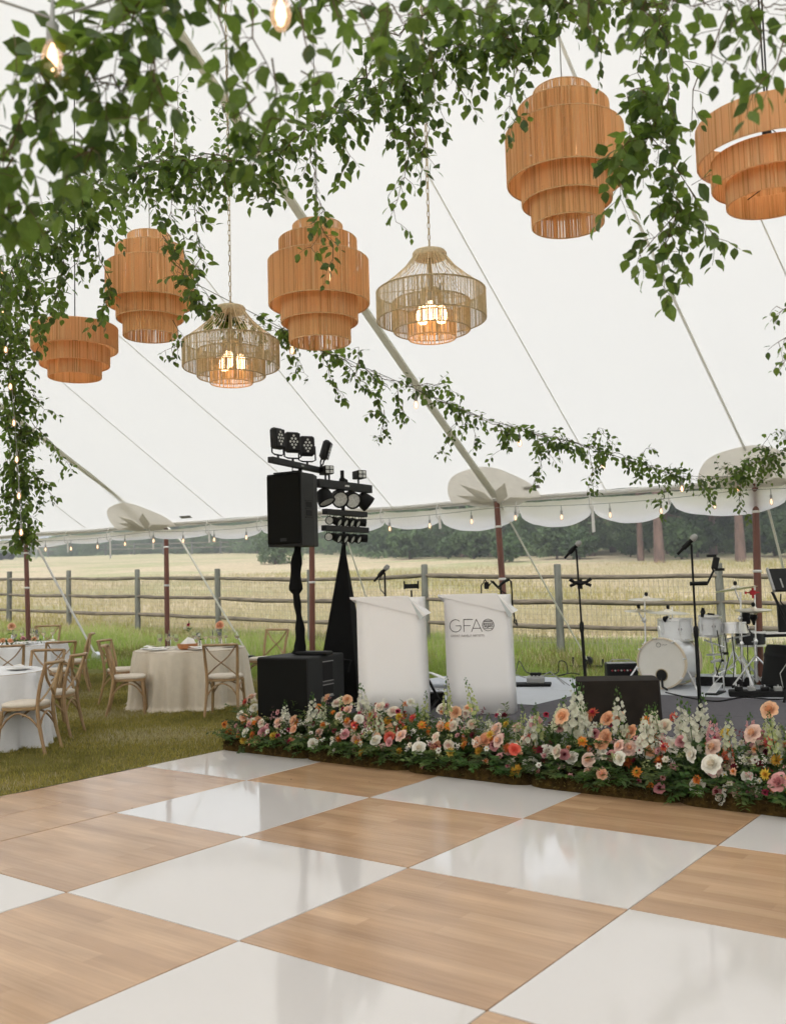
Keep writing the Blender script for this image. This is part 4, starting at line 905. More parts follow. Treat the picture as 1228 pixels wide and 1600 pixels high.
# ------------------------------------------------------------------ monitor under dark drape, mixer bits
mo = on(960, 1000, 8.05)
mn = thing('covered_monitor', 'low box covered with dark brown drape at the stage front before the drum kit', 'covered monitor', mo, rad(-8))
mb = MB(); nA, nB = 30, 10
def drape(a, b):
    th = 2*PI*a; sx, sy = .33, .22; k = 14
    c, s = math.cos(th), math.sin(th); r = 1/((abs(c)**k+abs(s)**k)**(1/k))
    f = 1+.012*(1-b)*math.sin(9*th)+.02*(1-b)
    return (sx*r*c*f, sy*r*s*f, .355*b - .006*(1-b)*0)
mb.grid(drape, 48, 8); mb.add([drape(i/48, 1) for i in range(48)], [tuple(range(48))])
mb.build('drape', M_brownblk, mn, 40)
MB().box((0, .0, .17), (.5, .3, .33)).build('cabinet', M_black, mn)
am = thing('small_mixer', 'small grey mixing unit on a black tray on the stage right of the lettered lectern', 'mixer', on(829, 1000, 11.0), -.2)
MB().box((0, 0, .015), (.42, .26, .03), bev=.005).build('tray', M_spk, am)
MB().box((.04, .0, .07), (.20, .14, .07), place((0, 0, 0), rx=.1), bev=.01).build('body', M_gcord, am)
MB().box((.04, .04, .125), (.13, .06, .04), bev=.008).build('display', M_black, am)
for k in range(4): MB().lathe([(0, .01), (.009, .01), (.009, 0)], 8, place((-.02+.04*k, -.03, .11))).build('knob', M_lens, am)
for k, (a, b, c) in enumerate([((.1, 0, .1), (.25, -.02, .12), (.42, -.1, .01)), ((.1, .02, .1), (.2, .1, .15), (.36, .02, .01)), ((-.05, .02, .08), (-.2, .1, .12), (-.38, .02, .01))]):
    MB().tube([a, b, c], .006, 5).build('cable', M_gcord, am)
def cable(label, pts, r=.007):
    P = []; 
    for i in range(len(pts)-1):
        for k in range(6):
            t = k/6; p0 = Vector(pts[max(i-1, 0)]); p1 = Vector(pts[i]); p2 = Vector(pts[i+1]); p3 = Vector(pts[min(i+2, len(pts)-1)])
            P.append(.5*((2*p1)+(-p0+p2)*t+(2*p0-5*p1+4*p2-p3)*t*t+(-p0+3*p1-3*p2+p3)*t**3))
    P.append(Vector(pts[-1])); o = MB().tube(P, r, 6).build('cable', M_black, None, 60); return tag(o, label, 'cable')
def st(px, py, z=SZ+.008):
    # point of the stage deck seen at px,py
    v = CR*((px-614)/FPX) + CU*((800-py)/FPX) + CF; k = (z-EYE)/v.z; return Vector((v.x*k, v.y*k, z))
cable('black cable looped along the back edge of the stage right of the lettered lectern', [st(798, 1060), st(806, 1048), st(812, 1045)+Vector((0, 0, .1)), st(822, 1050), st(840, 1053), st(860, 1052)])
cable('black cable coil standing up from the stage back edge left of the amplifier', [st(862, 1054), st(872, 1050), st(874, 1050)+Vector((0, 0, .13)), st(884, 1050)+Vector((0, 0, .12)), st(886, 1052), st(872, 1056), st(892, 1052), st(905, 1054)])
cable('black cable trailing across the grey stage floor in front of the drum stands', [st(1040, 1082), st(1075, 1090), st(1120, 1096), st(1160, 1090), st(1215, 1093), st(1260, 1088)])
ap = thing('amplifier', 'small black rack amplifier with silver top edge left of the bass drum', 'amplifier', on(968, 1000, 11.4), -.1)
MB().box((0, 0, .10), (.36, .26, .20), bev=.012).build('case', M_black, ap); MB().box((0, -.05, .203), (.33, .14, .006)).build('top_strip', M_chrome, ap)
MB().box((0, -.135, .10), (.31, .008, .13)).build('front_panel', M_spk, ap)
for k in range(7): MB().lathe([(0, -.016), (.009, -.016), (.01, 0)], 8, place((-.12+.035*k, -.139, .12), rx=PI/2) @ rotm(PI, 0, 0)).build('knob', M_lens if k % 2 else M_red, ap)
MB().tube([(-.14, 0, .2), (-.1, 0, .235), (.1, 0, .235), (.14, 0, .2)], .007, 6).build('handle', M_gcord, ap)
# ------------------------------------------------------------------ drum kit
DK = 'drum kit on the stage'
def drum_shell(r, h, M, m=M_drumw, head=M_drumh, n=28):
    mb = MB(); mb.lathe([(r, 0), (r, h)], n, M); return mb
bdp = on(1043, 1000, 10.45); bdr = rad(-37)
bd = thing('bass_drum', 'white bass drum lying on its side with a round port in the front head', 'bass drum', bdp, bdr, DK)
R0 = .262; Mb = place((0, -.20, R0+.012), rx=PI/2)     # local z of lathe -> -y (towards the audience)
MB().lathe([(R0-.012, -.46), (R0-.008, .0)], 40, Mb).build('shell', M_drumw, bd)
MB().lathe([(R0-.002, -.02), (R0+.012, -.02), (R0+.012, .02), (R0-.004, .022)], 40, Mb).build('front_hoop', M_drumrim, bd)
MB().lathe([(R0-.002, -.48), (R0+.012, -.48), (R0+.012, -.44), (R0-.004, -.438)], 40, Mb).build('rear_hoop', M_drumrim, bd)
MB().lathe([(R0-.004, .012), (0, .016)], 40, Mb @ Matrix.Identity(4)).build('head', M_drumh, bd).location = (0, 0, 0)
MB().lathe([(.058, .0185), (0, .0186)], 24, Mb @ Matrix.Translation((.0, -.125, .004))).build('port_hole', M_hole, bd)
MB().lathe([(.068, .017), (.068, .022), (.056, .022)], 24, Mb @ Matrix.Translation((.0, -.125, .0))).build('port_ring', M_brass, bd)
q = MB(); q.lathe([(.026, .019), (.022, .0195)], 20, Mb @ Matrix.Translation((-.02, .195, .0)))
for k in range(4): q.box((.022+.016*k, .195+.004*(k % 2), .0195), (.012, .005, .001), Mb)
q.build('head_logo', M_ink, bd, None)
for a in range(8):
    an = 2*PI*a/8+.2; x, z = math.cos(an)*(R0+.006), math.sin(an)*(R0+.006)
    MB().box((x, -.24, R0+.012+z), (.02, .05, .02), bev=.004).build('lug', M_chrome, bd); MB().tube([(x, -.19, R0+.012+z), (x, -.225, R0+.012+z)], .005, 5).build('tension_rod', M_chrome, bd)
for s in (-1, 1): MB().tube([(s*.22, -.05, .20), (s*.36, -.17, .0)], .009, 6).build('spur', M_chrome, bd)
MB().tube([(0, -.22, .12), (.02, -.26, .03), (.1, -.34, .012)], .012, 6).build('port_mic_cable', M_black, bd)
def tom(name, label, px, py, d, r, h, tilt=0, rz=0, legs=0, badge=True, shell=M_drumw):
    p = W(px, py, d); t = thing(name, label, 'drum', (p.x, p.y, p.z-h/2), rz, DK)
    M = rotm(tilt, 0, 0)
    MB().lathe([(r-.004, .012), (r-.003, h-.012)], 30, M).build('shell', shell, t)
    for z in (0, h): MB().lathe([(r-.004, z-.010), (r+.007, z-.010), (r+.007, z+.010), (r-.002, z+.010)], 30, M).build('hoop', M_chrome, t)
    MB().lathe([(r-.002, h+.002), (0, h+.002)], 30, M).build('head', M_drumh, t)
    MB().lathe([(r-.003, .0), (0, -.0)], 30, M).build('bottom_head', M_drumh, t)
    for a in range(6):
        an = 2*PI*a/6+.5; q = MB(); q.box((math.cos(an)*(r+.004), math.sin(an)*(r+.004), h*.5), (.016, .016, h*.35), M, bev=.003); q.tube([(math.cos(an)*(r+.008), math.sin(an)*(r+.008), 0), (math.cos(an)*(r+.008), math.sin(an)*(r+.008), h)], .003, 4, M); q.build('lug', M_chrome, t)
    if badge: MB().lathe([(.022, 0), (.018, .004), (0, .004)], 14, M @ Matrix.Translation((0, -r+.001, h*.55)) @ rotm(PI/2, 0, 0) @ Matrix.Diagonal((1.1, .7, 1, 1))).build('badge', M_gcord, t)
    for k in range(legs):
        an = 2*PI*k/legs+.4; MB().tube([(math.cos(an)*(r+.02), math.sin(an)*(r+.02), h*.6), (math.cos(an)*(r+.03), math.sin(an)*(r+.03), -(p.z-h/2-SZ))], .007, 6).build('leg', M_chrome, t)
    return t
tm1 = tom('rack_tom', 'larger white tom set upright above the back of the bass drum', 1055, 984, 10.6, .185, .225)
MB().tube([(-.19, -.02, .16), (-.10, -.1, -.06), (-.02, -.04, -.22)], .010, 6).build('mount_arm', M_chrome, tm1)
q = MB(); q.ball((-.14, -.12, .24), .03, 8); q.ball((-.09, -.14, .225), .022, 8); q.tube([(-.15, -.13, .21), (-.12, -.15, .27)], .014, 6); q.build('clip_mic', M_black, tm1)
tm2 = tom('rack_tom', 'smaller white tom with an oval badge beside the microphone stand above the bass drum', 1109, 978, 10.45, .118, .20, tilt=.10)
q = MB(); q.ball((-.10, -.1, .255), .03, 8); q.tube([(-.11, -.1, .2), (-.1, -.11, .3)], .018, 6); q.tube([(-.05, -.1, .235), (.02, -.1, .225)], .012, 6); q.build('clip_mic', M_black, tm2)
MB().tube([(.02, .1, .05), (.06, .12, -.2), (.07, .1, -.48)], .011, 6).build('stand_tube', M_chrome, tm2)
for k in range(3): MB().tube([(.07, .1, -.40), (.07+.2*math.cos(2.1*k+.5), .1+.2*math.sin(2.1*k+.5), -.60)], .009, 6).build('leg', M_chrome, tm2)
q = MB(); q.tube([(-.02, .1, -.22), (.16, .1, -.22)], .012, 6); q.tube([(.02, .09, -.30), (.13, .11, -.28)], .016, 6); q.build('stand_clamp', M_chrome, tm2)
sn = tom('snare_drum', 'flat snare drum on its stand between the small tom and the straight cymbal stand', 1144, 981, 10.5, .165, .10, tilt=-.05, badge=False, shell=M_chrome)
MB().tube([(0, 0, 0), (.0, 0, -.42)], .012, 6).build('stand_tube', M_chrome, sn)
for k in range(3): MB().tube([(0, 0, -.20), (.22*math.cos(2.1*k+.2), .22*math.sin(2.1*k+.2), -.62+.03)], .009, 6).build('leg', M_chrome, sn)
for (x, y0, y1, d_) in ((1133, 975, 1052, 10.6), (1128, 992, 1060, 10.7)):
    a = W(x, y0, d_)-sn.location; b = W(x, y1, d_)-sn.location; MB().tube([a, b], .012, 6).build('stand_tube', M_chrome, sn)
    for q in (.35, .6, .8): c = a.lerp(b, q); MB().box(c, (.07, .03, .03), bev=.005).build('clamp', M_black if q == .6 else M_chrome, sn)
q = MB()
for (x0, y0, x1, y1) in ((1100, 1000, 1133, 1012), (1128, 988, 1160, 984), (1130, 1000, 1172, 992), (1112, 1058, 1150, 1040), (1140, 1075, 1175, 1045), (1120, 1078, 1160, 1082)):
    q.tube([W(x0, y0, 10.5)-sn.location, W(x1, y1, 10.4)-sn.location], .010, 6)
q.build('cross_tubes', M_chrome, sn)['kind'] = 'stuff'
q = MB()
for k in range(5): q.tube([W(1120+12*k, 985+5*k, 10.3)-sn.location, W(1128+10*k, 1030, 10.25)-sn.location, W(1112+16*k, 1076, 10.2)-sn.location], .006, 5)
q.build('black_cables', M_black, sn)['kind'] = 'stuff'
ft = tom('floor_tom', 'dark grey floor tom behind the hi-hat stand', 1172, 998, 10.9, .16, .15, legs=3, badge=False, shell=M_spk2)
pd = thing('drum_pad', 'small black block-shaped pad between the straight cymbal stand and the hi-hat', 'drum pad', W(1166, 977, 10.4), .1, DK)
MB().box((0, 0, .08), (.09, .05, .14), bev=.012).build('body', M_black, pd); MB().tube([(0, 0, .02), (.05, .02, -.08), (.08, .03, -.10)], .008, 6).build('arm', M_black, pd)
def cymbal(mb, c, r, tx=0, ty=0):
    M = place(c, 0, tx, ty); mb.lathe([(r, 0), (r*.62, r*.045), (r*.2, r*.09), (r*.17, r*.15), (r*.08, r*.19), (0, r*.195), (0, r*.185), (r*.16, r*.13), (r*.2, r*.08), (r*.62, r*.036), (r*.99, -.002), (r, 0)], 36, M)
    return M
def cym_stand(label, px, d, cy, legs_r, cyms, zt_py, dbl=True, base_px=None, lr=.011):
    p = on(px, 1000, d); t = thing('cymbal_stand', label, 'cymbal stand', p, random.random()*.3, DK); t.rotation_euler.z = 0
    top = W(px, zt_py, d); dx = top.x-p.x; h = top.z-SZ
    MB().tube([(0, 0, .06), (dx*.3, 0, h*.45)], lr*1.25, 8).build('lower_tube', M_chrome, t); MB().tube([(dx*.3, 0, h*.45), (dx, 0, h)], lr*.8, 8).build('upper_tube', M_chrome, t)
    for zz in (.28, h*.45, h*.72): MB().lathe([(lr*1.3, -.03), (lr*1.9, -.015), (lr*1.9, .015), (lr*1.3, .03)], 8, place((dx*.3*min(1, zz/(h*.45)), 0, zz))).build('clamp', M_chrome, t); MB().tube([(-.03, 0, zz), (.035, 0, zz+.005)], .006, 5).build('wing_bolt', M_chrome, t)
    for k in range(3):
        a = 2.094*k+legs_r; R_ = .30
        MB().box((0, 0, 0), (.40, .022, .012), place((math.cos(a)*R_*.5, math.sin(a)*R_*.5, .185), a) @ rotm(0, .80, 0), bev=.003).build('leg', M_chrome, t)
        MB().tube([(math.cos(a)*.14, math.sin(a)*.14, .19), (0, 0, .07)], .006, 5).build('brace', M_chrome, t)
        MB().ball((math.cos(a)*R_*.97, math.sin(a)*R_*.97, .03), .018, 8).build('rubber_foot', M_black, t)
    for (cx, cyy, r, tx, ty) in cyms:
        q = W(cx, cyy, d); c = Vector((q.x-p.x, 0, q.z-SZ)); mb = MB(); cymbal(mb, c, r, tx, ty); mb.build('cymbal', M_cymb, t, 50)
        MB().lathe([(.012, 0), (.02, .01), (.02, .035), (.010, .045), (0, .045)], 10, place(c+Vector((0, 0, r*.19)))).build('felt_nut', M_black, t)
        if abs(c.x-dx) > .03: MB().tube([(dx*.6, 0, c.z-.14), (c.x, 0, c.z-.02), (c.x, 0, c.z+.03)], .008, 6).build('boom', M_chrome, t)
    return t
cs1 = cym_stand('chrome cymbal stand left of the bass drum carrying two cymbals, one above the other', 1007, 10.75, 0, 3.6, [(1010, 937, .205, .06, .0), (998, 955, .165, .06, 0)], 930)
cs2 = cym_stand('chrome cymbal stand behind the larger tom with one wide flat cymbal', 1050, 11.1, 0, 1.0, [(1044, 958, .24, .05, .03)], 948)
cs3 = cym_stand('tall straight chrome cymbal stand with a thin steeply seen ride cymbal, left of the hi-hat', 1157, 10.25, 0, .52, [(1149, 921, .225, -.10, -.095)], 925)
hh = cym_stand('hi-hat stand with a red clutch on top in front of the right tent pole', 1179, 10.15, 0, 1.3, [(1177, 953, .185, .05, .0)], 915)
p = on(1179, 1000, 10.15)
def hrel(px, py): q = W(px, py, 10.15); return Vector((q.x-p.x, 0, q.z-SZ))
mb = MB(); mb.lathe([(.185, .0), (.11, -.012), (.04, -.02), (.03, -.04), (0, -.045)], 30, place(hrel(1177, 955))); mb.build('lower_cymbal', M_cymb, hh, 50)
mb = MB(); c = hrel(1176, 926); mb.box(c, (.06, .03, .05), bev=.006); mb.tube([c-Vector((.075, 0, 0)), c+Vector((.07, 0, 0))], .008, 6); mb.tube([c-Vector((.075, 0, -.014)), c-Vector((.075, 0, .014))], .012, 6); mb.tube([c+Vector((0, 0, -.06)), c+Vector((0, 0, .05))], .012, 6); mb.build('red_clutch', M_red, hh)
mb = MB(); mb.lathe([(.03, .02), (.045, -.02), (.02, -.06), (.012, -.10)], 12, place(hrel(1177, 962))); mb.build('seat_cup', M_black, hh)
pdl = thing('kick_pedal', 'chrome kick pedal at the foot of the drum hardware', 'drum pedal', st(1118, 1084, SZ), -.6, DK)
MB().box((0, 0, .06), (.09, .28, .012), rotm(.25, 0, 0), bev=.003).build('footboard', M_chrome, pdl); MB().box((0, 0, .008), (.12, .32, .014)).build('base_plate', M_black, pdl)
for s in (-1, 1): MB().tube([(s*.05, .13, .01), (s*.05, .13, .17)], .008, 6).build('post', M_chrome, pdl)
MB().tube([(-.05, .13, .16), (.05, .13, .16)], .008, 6).build('axle', M_chrome, pdl); MB().tube([(0, .13, .16), (0, .06, .26)], .006, 5).build('beater', M_black, pdl)
hw = thing('hardware_case', 'black flight case base with pale corners under the drum stands', 'equipment case', st(1130, 1072, SZ), -.5, DK)
MB().box((0, .1, .05), (.62, .30, .10), bev=.008).build('case', M_black, hw); MB().box((0, .1, .101), (.60, .28, .004)).build('lid', M_lectg, hw)
for sx in (-1, 1): MB().box((sx*.30, -.045, .05), (.05, .012, .09), bev=.003).build('corner', M_chrome, hw)
bg_ = thing('black_case', 'tilted round black drum case at the right edge of the stage', 'drum case', on(1224, 1000, 9.9), .3)
MB().lathe([(0, 0), (.23, 0), (.25, .02), (.25, .40), (.235, .43), (.10, .45), (0, .452)], 26, place((0, 0, .0), 0, 0, .0) @ rotm(.0, .22, 0)).build('shell', M_spk, bg_)
MB().lathe([(.255, .30), (.258, .31), (.258, .33), (.255, .34)], 26, rotm(0, .22, 0)).build('lid_rim', M_black, bg_)
MB().tube([(-.05, -.14, .46), (-.02, -.15, .51), (.08, -.15, .51), (.11, -.14, .46)], .014, 6).build('handle', M_gcord, bg_)
MB().tube([(-.20, -.20, .05), (-.26, -.24, .2), (-.15, -.26, .34), (-.02, -.24, .36)], .004, 5).build('strap', M_lens, bg_)
MB().tube([(.02, -.27, .02), (-.02, -.27, .14), (.05, -.27, .26), (.09, -.27, .14), (.03, -.27, .02)], .006, 5).build('wire_loop', M_chrome, bg_)
ms = thing('mixing_console', 'dark sloping mixing console on a stand at the right edge by the tent pole', 'mixing console', on(1240, 1000, 8.9), -.15)
z0 = W(1210, 925, 8.9).z-SZ
MB().box((.06, .1, z0+.055), (.46, .30, .03), place((0, 0, 0)) @ Matrix.Translation((0, 0, z0)) @ rotm(.75, 0, 0) @ Matrix.Translation((0, 0, -z0)), bev=.006).build('console', M_black, ms)
MB().box((-.165, .1, z0+.06), (.02, .31, .04), Matrix.Translation((0, 0, z0)) @ rotm(.75, 0, 0) @ Matrix.Translation((0, 0, -z0)), bev=.004).build('side_cheek', M_gcord, ms)
for k in range(5): MB().box((-.08+.06*k, .04, z0+.073), (.012, .12, .004), Matrix.Translation((0, 0, z0)) @ rotm(.75, 0, 0) @ Matrix.Translation((0, 0, -z0))).build('fader', M_gcord, ms)
for s in (-1, 1): MB().tube([(s*.18+.06, .2, z0), (-s*.18+.06, .0, 0)], .014, 6).build('leg', M_black, ms)
MB().tube([(-.10, -.05, z0-.02), (-.11, -.06, z0-.09), (-.07, -.05, z0-.14), (-.08, -.05, z0-.25)], .007, 6).build('cable', M_black, ms)
kb = thing('side_screen', 'black upright panel with a white shelf cut off by the right edge of the photo', 'side screen', on(1243, 1000, 9.5), 0)
z0 = W(1240, 992, 9.5).z-SZ
MB().box((0, 0, z0+.15), (.32, .05, .30), bev=.008).build('panel', M_black, kb); MB().box((-.10, .1, z0+.02), (.40, .26, .018), bev=.004).build('shelf', M_white, kb); MB().box((-.13, .0, z0-.0), (.36, .03, .035), rotm(0, .0, 0)).build('shelf_rail', M_black, kb)
MB().tube([(0, .05, 0), (0, .05, z0+.1)], .02, 8).build('stand_tube', M_black, kb); MB().lathe([(.2, 0), (.2, .012), (.03, .03), (0, .03)], 20, place((0, .05, 0))).build('base', M_black, kb)
lw = thing('stage_guitar_wedge', 'black floor pedal board with cables below the drum stands', 'pedal board', st(1185, 1088, SZ), -.3)
MB().box((0, 0, .03), (.55, .22, .05), bev=.008).build('board', M_spk, lw)
for k in range(4): MB().box((-.18+.12*k, -.01, .075), (.075, .11, .04), bev=.006).build('pedal', M_gcord if k % 2 else M_black, lw); MB().lathe([(0, .115), (.008, .115), (.008, .09)], 8, place((-.18+.12*k, -.04, 0))).build('knob', M_chrome, lw)

# ------------------------------------------------------------------ chairs
def curve(p, n=8):
    P = [Vector(q) for q in p]; o = []
    for i in range(len(P)-1):
        a, b, c, d = P[max(i-1, 0)], P[i], P[i+1], P[min(i+2, len(P)-1)]
        for k in range(n):
            t = k/n; o.append(.5*((2*b)+(-a+c)*t+(2*a-5*b+4*c-d)*t*t+(-a+3*b-3*c+d)*t**3))
    o.append(P[-1]); return o
def make_chair(name, label, cat):
    t = thing(name, label, cat)
    mb = MB(); V = []; n = 28      # rounded seat
    def so_(a, s=1): c, q = math.cos(a), math.sin(a); r = 1/((abs(c)**3.2+abs(q)**3.2)**(1/3.2)); w = .215 if q > 0 else .195; return (w*r*c*s, .205*r*q*s)
    for z, s in ((.418, .97), (.422, 1), (.446, 1), (.45, .98)):
        V += [(*so_(2*PI*k/n, s), z) for k in range(n)]
    F = [(j*n+k, j*n+(k+1) % n, (j+1)*n+(k+1) % n, (j+1)*n+k) for j in range(3) for k in range(n)]+[tuple(range(n))[::-1], tuple(3*n+k for k in range(n))]
    mb.add(V, F); mb.build('seat', M_chair, t)
    mb = MB(); V = []
    for z, s in ((.4505, .95), (.462, 1.0), (.482, .985), (.492, .88), (.496, .6)): V += [(*so_(2*PI*k/n, s), z) for k in range(n)]
    F = [(j*n+k, j*n+(k+1) % n, (j+1)*n+(k+1) % n, (j+1)*n+k) for j in range(4) for k in range(n)]+[tuple(4*n+k for k in range(n))]
    mb.add(V, F); mb.build('cushion', M_cush, t, 60)
    for s in (-1, 1):
        MB().tube(curve([(s*.205, .20, 0), (s*.195, .185, .22), (s*.185, .165, .42)], 3), [.016, .017, .018, .019, .020, .021, .022], 8).build('front_leg', M_chair, t)
        MB().tube(curve([(s*.205, -.27, 0), (s*.19, -.215, .22), (s*.185, -.185, .44), (s*.195, -.215, .66), (s*.205, -.275, .865)], 3), [.017]*3+[.020]*7+[.018]*3, 8).build('rear_post', M_chair, t)
        MB().tube(curve([(s*.19, -.21, .24), (s*.196, -.12, .345), (s*.198, 0, .395), (s*.196, .10, .345), (s*.197, .178, .24)], 4), .0105, 6).build('side_arch', M_chair, t)
        MB().tube(curve([(s*.178, -.205, .50), (s*.06, -.235+.012*s, .60), (-s*.09, -.245+.012*s, .72), (-s*.185, -.262, .85)], 4), .0135, 6, flat=.6).build('cross_brace', M_chair, t)
    for y, w in ((.18, .19), (-.205, .185)): MB().tube(curve([(-w, y, .24), (-w*.62, y, .345), (0, y, .395), (w*.62, y, .345), (w, y, .24)], 4), .0105, 6).build('arch_stretcher', M_chair, t)
    P = [( .225*math.sin(a), -.315+.045*(1-math.cos(a))*2, .865) for a in np.linspace(-1.15, 1.15, 13)]
    mb = MB(); mb.tube([(x, y, z) for x, y, z in P], [.018]+[.031]*11+[.018], 8, flat=.42 if False else .55); mb.build('top_rail', M_chair, t)
    return t
CH = [   # x from pixel, depth, facing point
 (42, 9.42, 'T3', 'nearest cross-back chair, seen from the side at the white table in the left foreground'),
 (84, 10.45, 'T3', 'cross-back chair directly behind the nearest one, at the right of the front white table'),
 (58, 11.2, 'T3', 'cross-back chair facing the camera on the far side of the front white table'),
 (14, 13.0, 'T2', 'cross-back chair cut by the left edge, its back turned, at the rear white table'),
 (84, 13.35, 'T2', 'cross-back chair standing between the two white-clothed tables'),
 (112, 14.55, 'T2', 'cross-back chair seen edge-on right of the rear white table, in front of a guy line'),
 (66, 15.6, 'T2', 'cross-back chair on the far side of the rear white table beside the left tent pole'),
 (201, 12.15, 'T1', 'front left cross-back chair at the beige-clothed table, turned in profile'),
 (192, 13.25, 'T1', 'cross-back chair half hidden behind the front left chair of the beige-clothed table'),
 (350, 11.85, 'T1', 'cross-back chair with its back to the camera in front of the beige-clothed table'),
 (413, 13.75, 'T1', 'cross-back chair behind the beige table, its top rail showing above the subwoofer'),
]
def flat(px, d, z=0): q = W(px, 930, d); return Vector((q.x, q.y, z))
TAB = {'T1': flat(296, 13.0), 'T2': Vector((-5.75, 14.5, 0)), 'T3': Vector((-4.42, 9.95, 0))}
for k in TAB: TAB[k].z = gzf(TAB[k].x, TAB[k].y)
face = {7: (1.0, .22), 8: (1.0, -.15), 9: (.02, 1.0), 0: (-1.0, .04), 1: (-1, .05), 2: (-.12, -1.0), 5: (-1, -.25), 10: (-.55, -.85)}
ch0 = make_chair('crossback_chair', CH[0][3], 'chair'); KIDS[ch0.name] = list(ch0.children)
for i, (px, d, tn, lb_) in enumerate(CH):
    o = ch0 if i == 0 else copy_tree(ch0)
    p = flat(px, d); p.z = max(gzf(p.x, p.y), -.035); tgt = TAB[tn]
    dv = Vector((*face[i], 0)) if i in face else (tgt-p)
    o.location = p; o.rotation_euler = (0, 0, math.atan2(dv.y, dv.x)-PI/2); o['label'] = lb_; o['group'] = 'cross-back chairs around the dining tables'

# ------------------------------------------------------------------ tables
def table(key, label, clabel, m, R=.745, seed=0, puddle=.0):
    c = TAB[key]; t = thing('round_table', label, 'table', c)
    MB().lathe([(0, .72), (.74, .72), (.745, .742), (0, .742)], 40).build('table_top', M_chair, t)
    for k in range(4):
        a = PI/4+k*PI/2; MB().tube([(math.cos(a)*.45, math.sin(a)*.45, .72), (math.cos(a)*.55, math.sin(a)*.55, 0)], .02, 6).build('leg', M_gcord, t)
    g = random.Random(seed); fr = [(g.randint(8, 10), g.random()*6, .050), (g.randint(15, 19), g.random()*6, .046), (g.randint(24, 31), g.random()*6, .022), (3, g.random()*6, .02)]
    def fn(u, v):
        a = 2*PI*u
        if v < .25: r = R*(v/.25)*.985; return (r*math.cos(a), r*math.sin(a), .752+.001*math.sin(9*a)*(v/.25))
        q = (v-.25)/.75
        fold = sum(A*math.sin(n*a+ph+.6*q*math.sin(a*2+ph)) for n, ph, A in fr)
        fold = fold*(q**.8)*1.15 + .02*abs(math.sin(8*a+fr[0][1]))*q
        r = R + .012*min(1, q*8) + .045*q + fold; z = .752 - .745*q - .006*(1-math.cos(min(1, q*10)*PI))
        if q > .93: r += puddle*(q-.93)/.07
        return (r*math.cos(a), r*math.sin(a), max(z, .006+.004*math.sin(20*a)))
    o = MB(); o.grid(fn, 220, 34); cl = o.build('tablecloth', m, None, 60, loc=c); tag(cl, clabel, 'tablecloth')
    return t
table('T1', 'round table hidden under the beige floor-length cloth', 'beige floor-length linen cloth on the middle round table', M_linen, seed=3, puddle=.05)
table('T2', 'round table under the rear white cloth at the left', 'white cloth of the rear left table, partly hidden by chairs', M_linenw, seed=5)
table('T3', 'round table under the front white cloth at the left edge', 'white cloth of the front left table, cut by the edge of the photo', M_linenw, seed=9)
TOPZ = .760
def wine_glass_mesh(h=.20, r=.036):
    return MB().lathe([(0, 0), (.034, 0), (.034, .003), (.005, .008), (.004, h*.45), (r*.5, h*.50), (r, h*.66), (r*1.02, h*.75), (r*.82, h), (r*.80, h), (r*.99, h*.75), (r*.96, h*.66), (r*.45, h*.51), (0, h*.47)], 16).mesh('glass', M_glass, 50)
gm = wine_glass_mesh(); gm2 = wine_glass_mesh(.23, .028)
wine = MB().lathe([(0, .102), (.017, .104), (.033, .130), (.0335, .142), (0, .142)], 14).mesh('wine', mat('white_wine', (.80, .72, .50), .1, var=0, trans=.3), 50)
def glass(key, dx, dy, me=gm, wn_=True, lab='clear stemmed wine glass standing on the beige table', grp='stemmed glasses on the beige table'):
    c = TAB[key]; o = link('wine_glass', me, None, M=Vector((c.x+dx, c.y+dy, c.z+TOPZ))); tag(o, lab, 'glass', grp)
    if wn_: link('wine', wine, o)
for dx, dy, me in [(-.38, -.1, gm), (-.27, -.12, gm), (-.31, .2, gm2), (-.12, -.3, gm), (.22, -.05, gm2), (.27, .1, gm2), (.33, .0, gm2), (.14, -.1, gm), (.40, .02, gm), (.47, .08, gm2), (.64, -.02, gm), (.36, .22, gm), (.05, .3, gm2), (-.02, .35, gm)]: glass('T1', dx, dy, me)
for dx, dy, me in [(.45, -.35, gm), (.30, -.15, gm2), (.40, .05, gm2), (.22, .2, gm), (.1, -.3, gm), (.5, .15, gm2), (.05, .1, gm2)]: glass('T2', dx, dy, me, lab='clear stemmed glass on the rear white table', grp='stemmed glasses on the rear white table')
def at(key, dx, dy, dz=0): c = TAB[key]; return Vector((c.x+dx, c.y+dy, c.z+TOPZ+dz))
bw = thing('wooden_bowl', 'shallow wooden bowl with a folded white napkin in the middle of the beige table', 'bowl', at('T1', .05, -.38))
MB().lathe([(0, 0), (.10, 0), (.125, .02), (.135, .075), (.128, .075), (.118, .02), (0, .012)], 26).build('bowl', M_bowl, bw)
MB().add([(-.12, 0, .05), (.12, 0, .05), (.0, .02, .16), (-.1, .08, .06), (.1, .08, .06), (0, -.06, .06), (.07, .04, .13)], [(0, 5, 2), (5, 1, 2), (0, 2, 3), (1, 4, 6), (1, 6, 2), (3, 2, 6), (3, 6, 4)]).build('napkin', M_napkin, bw, 30)
pl_me = MB().lathe([(0, .004), (.08, .004), (.13, .014), (.135, .016), (.13, .012), (.08, 0), (0, 0)], 28).mesh('plate', M_white, 50)
nk = MB().grid(lambda a, b: ((a-.5)*.11+.004*math.sin(9*b), (b-.5)*.24, .018+.012*math.exp(-((a-.5)**2)*20)+.004*math.sin(7*b+3*a)), 8, 8).mesh('napkin', M_napkin, 60)
